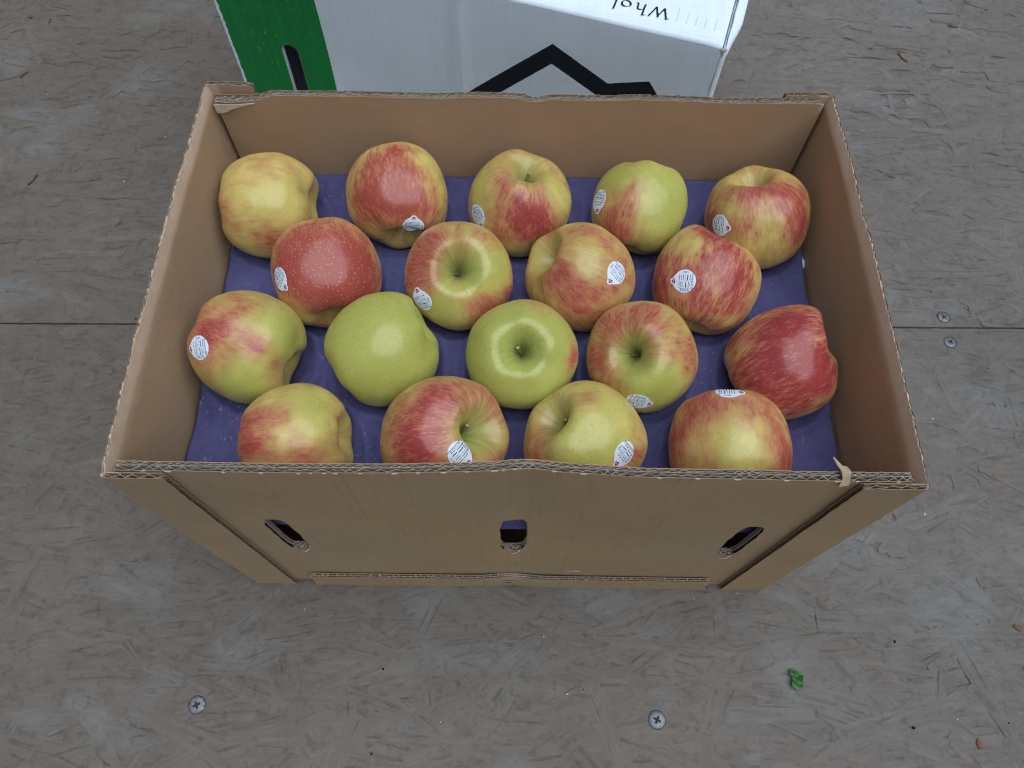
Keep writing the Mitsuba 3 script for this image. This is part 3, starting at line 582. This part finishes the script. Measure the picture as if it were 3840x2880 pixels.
# sticker artwork in the sticker's own plane (metres; +x towards the nub)
SR = 0.0090
_disc = Polygon([(SR * math.cos(t), SR * math.sin(t)) for t in np.linspace(0, 2 * np.pi, 60, endpoint=False)])
_nub = Polygon([(0.0118 + 0.0019 * (math.cos(t) - 1), 0.0024 * math.sin(t)) for t in np.linspace(-np.pi / 2, np.pi / 2, 16)] + [(0.0070, 0.0058), (0.0070, -0.0058)])
OUT = unary_union([_disc, _nub]).buffer(0.0012).buffer(-0.0024).buffer(0.0012)
def flat(poly, step):
    ms = []
    for g in getattr(poly, 'geoms', [poly]):
        v, f = trimesh.creation.triangulate_polygon(g, engine='earcut')
        v, f = trimesh.remesh.subdivide_to_size(np.c_[v, np.zeros(len(v))], f, step, max_iter=10)
        m = trimesh.Trimesh(v, f, process=False)
        if len(f) and m.face_normals[0, 2] < 0: m.invert()
        ms.append(m)
    return cat(ms)
def text_flat(txt, h, cx, cy, ang, arch=None, bold=True):
    m = meshkit.text_mesh(txt, h, 0.0001, bold); v = np.array(m.vertices); keep = v[m.faces][:, :, 2].min(1) > 0.00005
    m = trimesh.Trimesh(v, m.faces[keep], process=False); m.remove_unreferenced_vertices(); v = np.array(m.vertices); v[:, 2] = 0
    v[:, 0] -= (v[:, 0].min() + v[:, 0].max()) / 2; v[:, 1] -= h / 2
    if arch:
        a = v[:, 0] / arch; r = arch + v[:, 1]; v = np.stack([r * np.sin(a), r * np.cos(a) - arch, v[:, 2]], -1)
    c, s = math.cos(ang), math.sin(ang)
    m.vertices = np.stack([v[:, 0] * c - v[:, 1] * s + cx, v[:, 0] * s + v[:, 1] * c + cy, v[:, 2]], -1); return m
ART = {'base': flat(OUT, 0.0016)}
ART['lettering'] = cat([text_flat('3283', 0.0021, -0.0004, 0.0068, 0, 0.012), text_flat('USA', 0.0016, -0.0004, -0.0068, 0), text_flat('Honeycrisp', 0.00175, -0.0064, 0.0, math.pi / 2),
                        flat(Polygon([(-0.0040 + 0.0004 * math.cos(t), 0.0061 + 0.0004 * math.sin(t)) for t in np.arange(0, 6.2, 0.8)]), 1), flat(Polygon([(0.0033 + 0.0004 * math.cos(t), 0.0061 + 0.0004 * math.sin(t)) for t in np.arange(0, 6.2, 0.8)]), 1)])
_r = np.random.default_rng(5); bars = []
for y0, y1, w in ((0.0003, 0.0050, [1, 1.5, 2, 2, 3, 2.5, 1, 2, 2, 1.5, 2]), (-0.0050, -0.0003, [2, 2, 3, 1.5, 1, 2, 2, 1.5, 1, 2, 2])):
    x = -0.0047; u = 0.0093 / sum(w)
    for j, k in enumerate(w):
        if j % 2 == 0: bars.append(flat(sbox(x, y0, x + k * u * 0.52, y1), 0.0022))
        x += k * u
ART['barcode'] = cat(bars)
ART['emblem'] = flat(Polygon([(0.0070, 0.0008), (0.0076, 0.0018), (0.0086, 0.0021), (0.0094, 0.0014), (0.0104, 0.0011), (0.0107, 0.0002), (0.0101, -0.0008), (0.0095, -0.0012), (0.0093, -0.0022), (0.0084, -0.0017), (0.0077, -0.0021), (0.0079, -0.0008)]), 0.002)
ART['emblem_band'] = flat(Polygon([(0.0082, 0.0027), (0.0090, 0.0027), (0.0091, 0.0004), (0.0097, -0.0019), (0.0089, -0.0024), (0.0084, -0.0002)]), 0.002)

def stick(a, part, off, S):
    n, e = np.array(S[:3]), np.array(S[3:]); n = n / np.linalg.norm(n)
    r0 = np.linalg.norm(a.surf(n[None])[0] - a.c)
    pts = []
    for t in (0.006, -0.006):                                  # the surface's own slope there
        pass
    e = e - n * (e @ n); e /= np.linalg.norm(e); f = np.cross(n, e)
    gx = (a.surf((n * r0 + e * 0.005)[None])[0] - a.surf((n * r0 - e * 0.005)[None])[0]); gy = (a.surf((n * r0 + f * 0.005)[None])[0] - a.surf((n * r0 - f * 0.005)[None])[0])
    gx /= np.linalg.norm(gx); gy -= gx * (gy @ gx); gy /= np.linalg.norm(gy); o = a.surf(n[None])[0] - a.c
    v = np.array(part.vertices); P = o + v[:, :1] * gx + v[:, 1:2] * gy
    Q = a.surf(P, off)
    if a.i == 1:                                               # this one bridges the edge of the hollow
        d = Q - a.c; ln = np.linalg.norm(d, axis=1, keepdims=True); Q = a.c + d / ln * np.maximum(ln, 0.925 * a.R + off)
    m = trimesh.Trimesh(Q, part.faces, process=False); return m

def thick(m, t, a):
    """closed thin sheet under the surface mesh m, towards the apple's centre"""
    v = np.array(m.vertices); d = v - a.c; d /= np.linalg.norm(d, axis=1, keepdims=True); f = np.array(m.faces); n = len(v)
    ed = np.sort(f[:, [0, 1, 1, 2, 2, 0]].reshape(-1, 2), axis=1); od = f[:, [0, 1, 1, 2, 2, 0]].reshape(-1, 2)
    _, inv, cnt = np.unique(ed, axis=0, return_inverse=True, return_counts=True); b = od[cnt[inv.ravel()] == 1]
    side = np.vstack([np.stack([b[:, 1], b[:, 0], b[:, 0] + n], -1), np.stack([b[:, 1], b[:, 0] + n, b[:, 1] + n], -1)])
    return trimesh.Trimesh(np.vstack([v, v - d * t]), np.vstack([f, f[:, ::-1] + n, side]), process=False)

for a in AP:
    i = a.i; key = 'apple' if i == 0 else f'apple_{i:03d}'
    m = a.mesh(); add('skin', m, 'apple_skin', key, smooth=True, uv=np.tile([float(i), 0.5], (len(m.vertices), 1)))
    tag(key, DESC[i], 'apple', 'apples on the purple tray')
    r = np.random.default_rng(300 + i)
    base = a.c + a.a * (a.rad(np.array([[0, 0, 1.0]]))[0] - 0.0015)
    L = 0.0085 + {2: 0.0125, 6: 0.0065, 11: 0.0085, 12: 0.0085, 15: 0.010, 16: 0.0105, 7: 0.011, 1: 0.008}.get(i, 0.003)
    side = a.e * r.normal() + a.f * r.normal(); side /= np.linalg.norm(side)
    bend = {6: -1, 12: -1}.get(i)
    if bend: side = np.array([-0.95, -0.15, 0.2]); side = side - a.a * (side @ a.a); side /= np.linalg.norm(side)
    amt = 0.75 if bend else 0.25
    tt = np.linspace(0, 1, 9)[:, None]
    P = base + a.a * L * (tt - (0.35 if bend else 0.05) * tt ** 2) + side * L * amt * tt ** 2.6
    rr = 0.0012 * (1.25 if i == 12 else 1.0)
    sk = add('stem', tube(P, rr * np.array([1.2, 1.0, .95, .92, .92, .95, 1.02, 1.15, 1.2]), 10), 'stem_wood', key, smooth=50)
    tdir = P[-1] - P[-2]; tdir /= np.linalg.norm(tdir)
    cut = trimesh.creation.cylinder(rr * 1.02, 0.0004, sections=10); cut.apply_transform(trimesh.geometry.align_vectors([0, 0, 1], tdir)); cut.apply_translation(P[-1] + tdir * 0.0001)
    add('cut_end', cut, 'stem_cut', sk)
    cb = a.c - a.a * (a.rad(np.array([[0, 0, -1.0]]))[0] - 0.0008); ms = []
    for j in range(5):
        w = j * 2 * np.pi / 5 + r.normal() * 0.2; o = a.e * np.cos(w) + a.f * np.sin(w)
        ms.append(tube(np.array([cb + o * 0.001, cb + o * 0.0035 - a.a * 0.0022, cb + o * 0.0030 - a.a * 0.0045, cb + o * 0.0045 - a.a * 0.0055]), [0.0010, 0.0009, 0.0006, 0.0002], 5))
    if i not in (3, 5, 8, 13): add('calyx', cat(ms), 'calyx_dry', key)
    if a.st is not None:
        sk = add('sticker', thick(stick(a, ART['base'], 0.00032, a.st), 0.00028, a), 'sticker_white', key, smooth=40)
        for nm, mt, off in (('barcode', 'sticker_black', 0.00042), ('lettering', 'sticker_blue', 0.00042), ('emblem', 'sticker_red', 0.00042), ('emblem_band', 'sticker_sky', 0.00050)):
            add(nm, stick(a, ART[nm], off, a.st), mt, sk)

# ------------------------------------------------------------------ the moulded tray
def tray():
    X = np.linspace(-0.2485, 0.2485, 330); Y = np.concatenate([np.linspace(-0.1500, -0.1435, 14), np.linspace(-0.142, 0.1580, 196)])
    def top(x, y):
        z = np.full_like(x, ZTRAY)
        p3 = np.stack([x, y, np.zeros_like(x)], -1)
        z = z + 0.0036 * (meshkit.fbm(p3 * 26 + 5, 3) - 0.5) * 2 + 0.0008 * (meshkit.fbm(p3 * 120 + 9, 2) - 0.5) * 2
        for a in AP:                                         # soft ribs between neighbouring cups
            dx, dy = x - a.c[0], y - a.c[1]
            rr = np.hypot(dx, dy)
            z = z + 0.0042 * np.exp(-((rr - 0.046) / 0.005) ** 2)
        edge = np.minimum(np.minimum(x + 0.2485, 0.2485 - x), 0.158 - y)
        z = z + 0.0060 * np.exp(-(np.maximum(0.158 - y, 0) / 0.006) ** 2) + 0.0012 * np.exp(-(np.minimum(x + 0.2485, 0.2485 - x) / 0.006) ** 2)
        for a in AP:
            dx, dy = x - a.c[0], y - a.c[1]; rr = np.hypot(dx, dy); R = a.R * 1.06
            cup = a.c[2] - np.sqrt(np.maximum(R * R - rr * rr, 0)) - 0.0002
            cup = np.where(rr < R, cup, 1.0)
            k = 0.006; h = np.clip(0.5 + 0.5 * (z - cup) / k, 0, 1)
            z = np.where(cup < 0.9, z * (1 - h) + cup * h - k * h * (1 - h), z)
        fold = np.clip((-0.1440 - y) / 0.006, 0, 1)
        return np.maximum(z, 0.2195) - 0.072 * fold ** 1.5
    A = lambda x, y: np.stack([x + 0.0008 * (n1(y * 300, 3.0) - 0.5), y + 0.0010 * (n1(x * 250, 6.0) - 0.5), top(x, y)], -1)
    B = lambda x, y: A(x, y) - np.stack([0 * x, -0.0028 * np.clip((-0.143 - y) / 0.002, 0, 1), 0.0028 + 0 * x], -1)
    return slab(X, Y, A, B)
tag('apple_tray', 'purple blue moulded pulp tray under the apples inside the brown carton', 'tray')
add('pulp_sheet', tray(), 'pulp', 'apple_tray', smooth=True)
for (x, y, z, s) in ((-0.2488, 0.0795, 0.2335, 1), (0.2490, 0.0730, 0.2345, 1.6)):
    r = np.random.default_rng(int(abs(y) * 1e4)); q = [(s * 0.0014 * math.sin(t) * (1 + 0.3 * r.normal()), s * 0.0052 * math.cos(t) * (1 + 0.15 * r.normal())) for t in np.linspace(0, 2 * np.pi, 14, endpoint=False)]
    m = trimesh.creation.extrude_polygon(Polygon(q).buffer(0), 0.0022, engine='earcut'); m.apply_translation([x + (0.0006 if x < 0 else -0.0006), y, z + 0.001])
    add('pale_chip', m, 'sticker_white', 'apple_tray')

# ------------------------------------------------------------------ the white and green carton behind
WC = 'printed_carton'
tag(WC, 'upright white carton with a green end band and dark zigzag outline behind the apples', 'cardboard box')
O2, E2, N2 = np.array([-0.3130, 0.3695, 0.0]), np.array([0.9583, -0.2857, 0.0]), np.array([0.2857, 0.9583, 0.0])   # turned about a sixth of a right angle
WL, HB, RB = 0.5115, 0.3340, 0.0050
def place2(s, t, z): return O2 + np.multiply.outer(s, E2) + np.multiply.outer(t, N2) + np.multiply.outer(z, [0, 0, 1.0])
def bulge(s, z): return 0.0024 * np.exp(-((s - 0.2665) / 0.0070) ** 2) + 0.0030 * (meshkit.noise(np.stack([s * 9, z * 9, s * 0], -1)) - 0.5) * np.clip((0.32 - z) / 0.05, 0, 1)
def to_face(v): return place2(v[:, 0], v[:, 1] - bulge(v[:, 0], v[:, 2]), v[:, 2])
def tz(s): return HB + 0.0022 * (n1(s * 9, 3.0) - 0.5) - 0.0020 * np.clip((s - 0.49) / 0.02, 0, 1) ** 2
rj = np.random.default_rng(81)
left = [(0.0004 * rj.normal() * (rj.random() < 0.7), z) for z in np.arange(0.004, 0.325, 0.0035)]
topc = [(x, float(tz(x)) - RB) for x in np.linspace(0, WL - RB, 100)]
right = [(WL - RB, z) for z in np.linspace(0.32, 0.004, 24)]
hole = [(0.0730 + 0.0094 * math.cos(t), zc + 0.0094 * math.sin(t)) for zc, ts in ((0.2120, np.linspace(0, np.pi, 14)), (0.1400, np.linspace(np.pi, 2 * np.pi, 14))) for t in ts]
face = Polygon(left + topc + right, [hole]).buffer(0)
FP = WC + '__front_panel'
add('board', warp(sheet_poly(face, 0, 0.0045, 0.008), to_face), 'white_print', FP, smooth=35)
gp = Polygon([(x + 0.0030 + 0.0006 * abs(rj.normal()), z) for x, z in left] + [(0.003, HB - RB - 0.003), (0.1185, HB - RB - 0.003), (0.1185, 0.004)], [list(Polygon(hole).buffer(0.0003).exterior.coords)]).buffer(0)
add('green_band', warp(sheet_poly(gp, -0.00022, -0.00004, 0.008), to_face), 'green_print', FP)
lg = Polygon([(0.178, 0.128), (0.3581, 0.2965), (0.4138, 0.2658), (0.4518, 0.2787), (0.4640, 0.2630), (0.500, 0.170), (0.478, 0.170), (0.4460, 0.2540), (0.4180, 0.2430), (0.4025, 0.2504), (0.3584, 0.2743), (0.206, 0.128)])
add('zigzag_outline', warp(sheet_poly(lg, -0.00020, -0.00003, 0.008), to_face), 'navy_print', FP)
XS = np.linspace(0, WL - RB, 110)
def fold(s, w, R=RB):   # rounded upper edge: w 0..1 from the face to the top
    a = w * np.pi / 2; z0 = tz(s) - RB; b = bulge(s, z0) * (1 - w)
    return place2(s, RB - R * np.cos(a) - b, z0 + R * np.sin(a))
add('fold', slab(XS, np.linspace(0, 1, 8), fold, lambda s, w: fold(s, w, RB - 0.003)), 'white_print', FP, smooth=True)
def topf(s, w, d=0.0):
    y = RB - 0.0008 + w * 0.319
    dent = 0.0007 * np.exp(-((y - 0.0125) / 0.0040) ** 2) + 0.0014 * n1(s * 22, 2.0) * np.exp(-(y / 0.05) ** 2) * (1 - np.exp(-((y - RB) / 0.004) ** 2))
    return place2(s, y, tz(s) + 0.0001 - dent - d)
WS = np.concatenate([np.linspace(0, 0.1, 24), np.linspace(0.12, 1, 24)])
TPN = add('top_panel', slab(XS, WS, topf, lambda s, w: topf(s, w, 0.004)), 'white_print', WC, smooth=40)
ZB = np.linspace(0.004, HB - 0.008, 30)
def cornerv(z, w, R=RB):
    a = w * np.pi / 2
    return place2(WL - RB + R * np.sin(a), RB - R * np.cos(a), z)
add('corner_fold', slab(ZB, np.linspace(0, 1, 7), cornerv, lambda z, w: cornerv(z, w, RB - 0.003)), 'white_print', WC, smooth=True)
def topr(y, w, d=0.0):
    return place2(WL - RB + 0.0028 + w * (0.0026 + 0.0062 * np.clip(y / 0.035, 0, 1)) + 0.0008 * n1(y * 120, 4.0) * (1 - w), y + 0.004, HB - 0.0030 - 0.0045 * w ** 2 - d - 0.004 * np.exp(-y / 0.004))
add('top_edge', slab(np.linspace(0, 0.318, 60), np.linspace(0, 1, 6), topr, lambda y, w: topr(y, w, 0.003)), 'white_print', WC, smooth=40)
def side(xs):
    f = lambda u, w, d=0.0: place2(np.full_like(u, xs) + d, RB + 0.0005 + u * 0.320, 0.004 + w * (HB - 0.0125))
    return slab(np.linspace(0, 1, 12), np.linspace(0, 1, 12), f, lambda u, w: f(u, w, -0.004 if xs > 0.2 else 0.004))
add('side_panel', side(WL), 'white_print', WC); add('side_panel', side(0.0008), 'white_print', WC)
bkf = lambda s, w, d=0.0: place2(s, np.full_like(s, 0.3275) + d, 0.004 + w * (HB - 0.012))
add('back_panel', slab(np.linspace(0.0008, WL, 12), np.linspace(0, 1, 8), bkf, lambda s, w: bkf(s, w, -0.004)), 'white_print', WC)
bt = lambda s, w, d=0.0: place2(s, 0.006 + w * 0.315, np.full_like(s, 0.0012) + d)
add('bottom', slab(np.linspace(0.006, WL - 0.006, 6), np.linspace(0, 1, 6), bt, lambda s, w: bt(s, w, 0.004)), 'kraft_inner', WC)
r = np.random.default_rng(91); ms = []; cc = place2(WL - 0.0035, 0.0006, HB - 0.0075)
for j in range(16):
    c = cc + r.normal(size=3) * [0.0013, 0.0008, 0.0020]
    q = trimesh.creation.icosphere(1, 0.0013 * r.uniform(0.5, 1.2)); q.vertices = q.vertices * r.uniform(0.3, 1.2, 3) + 0.0003 * r.normal(size=q.vertices.shape); q.apply_translation(c); ms.append(q)
add('torn_corner', cat(ms), 'kraft_edge', WC)
cy = np.linspace(0.004, 0.31, 60)
add('seam_crack', tube(place2(WL - RB + 0.0022 + 0.0004 * np.sin(cy * 400), cy, np.full_like(cy, HB - 0.0029)), 0.00026, 5), 'kraft_core', WC)
# printed word on the top, reading from the far side, broad-nib letters
def nib(paths, h, w=0.105, ang=0.6):
    q = []
    for P in paths:
        P = np.array(P, float); tt = np.linspace(0, 1, len(P)); cs = CubicSpline(tt, P) if len(P) > 2 else (lambda t: P[0] + (P[1] - P[0]) * np.asarray(t)[:, None])
        D = cs(np.linspace(0, 1, 28 if len(P) > 2 else 2)); n_ = np.array([math.cos(ang), math.sin(ang)]) * w / 2
        for a_, b_ in zip(D[:-1], D[1:]):
            q.append(Polygon([a_ - n_, a_ + n_, b_ + n_, b_ - n_]).convex_hull.buffer(0.008))
    return unary_union(q)
GL = [('W', 1.25, [[(-0.02, .95), (0.12, 1.0)], [(0.1, 1.0), (0.34, 0.0)], [(0.34, 0.0), (0.60, .82)], [(0.58, .95), (0.80, 0.0)], [(0.80, 0), (1.10, 1.02)]]),
      ('h', 0.72, [[(0.10, 1.05), (0.08, 0.0)], [(0.10, .42), (0.25, .58), (0.42, .55), (0.47, .38), (0.47, 0.12), (0.56, 0.0)], [(-0.04, 1.02), (0.10, 1.05)]]),
      ('o', 0.70, [[(0.33, .60), (0.10, .48), (0.06, .22), (0.28, 0.0), (0.52, .14), (0.54, .42), (0.33, .60)]]),
      ('l', 0.30, [[(0.10, 1.05), (0.09, .12), (0.20, 0.0)]])]
x = 0.0; word = []
from shapely import affinity
for g, w_, P in GL:
    word.append(affinity.translate(nib(P, 1), x, 0)); x += w_ + 0.12
word = affinity.scale(unary_union(word), 0.0155, 0.0132, origin=(0, 0))
def wmap(v):   # reads from the far side: text runs towards -s, its top towards the viewer
    ss = 0.4548 - v[:, 0]; yy = 0.0290 - v[:, 2]
    return place2(ss, yy, tz(ss) + 0.0001 + 0.00035 + v[:, 1] - 0.0012 * n1(ss * 22, 2.0) * np.exp(-(yy / 0.05) ** 2))
wm = cat([sheet_poly(Polygon(g.exterior, [h for h in g.interiors]), 0, 0.00015, 0.006) for g in getattr(word, 'geoms', [word])])
add('lettering', warp(wm, wmap), 'navy_print', TPN)
r = np.random.default_rng(93); st = []
for x in (0.462, 0.471, 0.479, 0.487, 0.496):
    l = r.uniform(0.008, 0.018); st.append(bx(x - 0.0005, x + 0.0005, 0.016, 0.016 + l, 0, 0.00012))
add('ink_smear', warp(cat(st), lambda v: place2(v[:, 0], v[:, 1], tz(v[:, 0]) + 0.0002 + v[:, 2])), 'blue_tint', TPN)

# ------------------------------------------------------------------ screws, leaf and litter on the deck
def screw(x, y, rad, rot, label, sink=0.0, dirt=0.0):
    import manifold3d as m3
    prof = [(0, -0.002), (rad * 0.7, -0.002), (rad, -0.0004), (rad, 0.0002), (rad * 0.9, 0.0009), (rad * 0.6, 0.0013), (0, 0.0014)]
    head = m3.CrossSection([prof]).revolve(40)
    cr = m3.Manifold.cube((rad * 0.92, rad * 0.26, 0.003), True) + m3.Manifold.cube((rad * 0.26, rad * 0.92, 0.003), True) + m3.Manifold.cylinder(0.003, rad * 0.24, rad * 0.24, 12, True)
    head = head - cr.rotate((0, 0, 20)).translate((0, 0, 0.0014))
    key = numbered('deck_screw'); place = lambda m: m.rotate((3.0 * math.cos(rot * 5), 3.0 * math.sin(rot * 5), math.degrees(rot))).translate((x, y, -sink))
    add('head', place(head), 'zinc', key, smooth=35)
    add('recess', place(m3.Manifold.cylinder(0.0003, rad * 0.5, rad * 0.5, 16, True).translate((0, 0, 0.00025))), 'rust', key)
    ring = m3.Manifold.cylinder(0.0004, rad * 1.04, rad * 1.04, 40, True) - m3.Manifold.cylinder(0.001, rad * 0.98, rad * 0.98, 40, True)
    add('dirt_ring', place(ring.translate((0, 0, 0.00005 + sink))), 'dark_gap', key)
    tag(key, label, 'screw', 'screws in the deck')
screw(-0.2966, -0.2804, 0.0079, 0.1, 'bright cross head screw at the lower left of the deck')
screw(0.1406, -0.2882, 0.0080, 0.75, 'grimy cross head screw in front of the carton towards the right')
screw(0.5252, 0.1640, 0.0076, 0.35, 'half sunk screw just above the deck joint right of the carton', 0.0005)
screw(0.5243, 0.1290, 0.0074, 0.5, 'screw just below the deck joint right of the carton', 0.0004)

def leaf():
    q = np.array([(-9, -12), (-3, -17), (4, -15.5), (5.5, -9), (6, -4), (5.0, 1), (7.8, 3.0), (6, 7), (3, 8.5), (0, 12.0), (-3, 15), (-7, 14.5), (-9, 11), (-10, 7), (-7, 4.5), (-8, 2), (-6, -2), (-9, -5)]) * np.array([0.00078, 0.00060])
    v, f = trimesh.creation.triangulate_polygon(Polygon(q).buffer(0.0002).buffer(-0.0001), engine='earcut')
    v, f = trimesh.remesh.subdivide_to_size(np.c_[v, np.zeros(len(v))], f, 0.0012, max_iter=8)
    p = v.copy(); fold = np.abs(p[:, 0] * 0.9 + p[:, 1] * 0.25 + 0.001)
    z = 0.0015 + 0.35 * fold + 0.0010 * np.sin(p[:, 1] * 620 + p[:, 0] * 300) + 0.0026 * (meshkit.noise(p * 300 + 3) - 0.4)
    top = np.c_[v[:, :2], np.maximum(z, 0.0004)]
    m = trimesh.Trimesh(top, f, process=False)
    if m.face_normals[:, 2].mean() < 0: m.invert()
    m.vertices = m.vertices + np.array([0.2797, -0.2505, 0.0005]); return m
class _O: pass
_o_ = _O(); _o_.c = np.array([0.2797, -0.2505, -50.0])
lk = add('green_leaf', thick(leaf(), 0.00025, _o_), 'leaf_green', smooth=60)
tag(lk, 'small crumpled bright green leaf lying on the deck at the lower right', 'leaf')
def twig(P, rad, label, mat='twig_brown'):
    k = add('dry_needle', tube(np.array(P), rad, 6), mat, smooth=True); tag(k, label, 'needle', 'dry needles on the deck')
twig([(-0.7099, 0.5389, 0.0012), (-0.7067, 0.5469, 0.0012), (-0.7021, 0.5508, 0.0012)], 0.0009, 'thin reddish dry needle at the upper left of the deck')
twig([(-0.6414, 0.3437, 0.0012), (-0.6368, 0.3505, 0.0012), (-0.6342, 0.3610, 0.0012)], 0.0011, 'pale brown dry needle above the joint at the left edge of the deck')
twig([(0.5691, 0.6242, 0.0012), (0.5720, 0.6119, 0.0012), (0.5786, 0.6043, 0.0012)], 0.001, 'dark curved needle at the upper right of the deck')
twig([(0.6590, 0.6853, 0.0012), (0.6665, 0.6825, 0.0012), (0.6732, 0.6815, 0.0012)], 0.001, 'olive dry needle at the top right of the deck')
twig([(-0.7014, 0.6532, 0.0012), (-0.7012, 0.6608, 0.0012), (-0.7014, 0.6631, 0.0012)], 0.0008, 'short dark needle near the top left corner of the deck')
def flake(x, y, s, label, seed):
    r = np.random.default_rng(seed); q = trimesh.creation.icosphere(2, 1.0); v = np.array(q.vertices); v = v * (1 + 0.5 * (meshkit.noise(v * 1.6 + seed) - 0.5)[:, None]); q.vertices = v * [s * 0.75, s * 0.42, s * 0.2]
    q.apply_transform(trimesh.transformations.rotation_matrix(r.uniform(0, 3), [0, 0, 1])); q.apply_translation([x, y, s * 0.15])
    k = add('bark_flake', q, 'chip_orange', smooth=True); tag(k, label, 'flake', 'orange flakes on the deck')
flake(0.5101, -0.1998, 0.006, 'orange bark flake at the right edge of the deck', 5)
flake(0.4429, -0.3054, 0.0055, 'orange brown flake at the bottom right of the deck', 6)
flake(-0.5194, 0.2661, 0.003, 'tiny orange flake left of the carton', 7)
r = np.random.default_rng(97); ms = []
for j in range(55):
    q = trimesh.creation.icosphere(1, r.uniform(0.0004, 0.0011)); q.vertices = q.vertices * r.uniform(0.5, 1.2, 3); q.apply_translation([r.uniform(-0.75, 0.75), r.uniform(-0.36, 0.7), 0.0003]); ms.append(q)
tag(add('pale_grit', cat(ms), 'grit_white'), 'scattered pale grit on the deck', 'grit', kind='stuff')
r = np.random.default_rng(98); ms = []
for j in range(60):
    q = trimesh.creation.icosphere(1, r.uniform(0.0005, 0.0013)); q.vertices = q.vertices * r.uniform(0.5, 1.3, 3); q.apply_translation([r.uniform(-0.75, 0.75), r.uniform(-0.36, 0.7), 0.0003]); ms.append(q)
tag(add('dark_grit', cat(ms), 'dark_gap'), 'scattered dark specks of dirt on the deck', 'grit', kind='stuff')
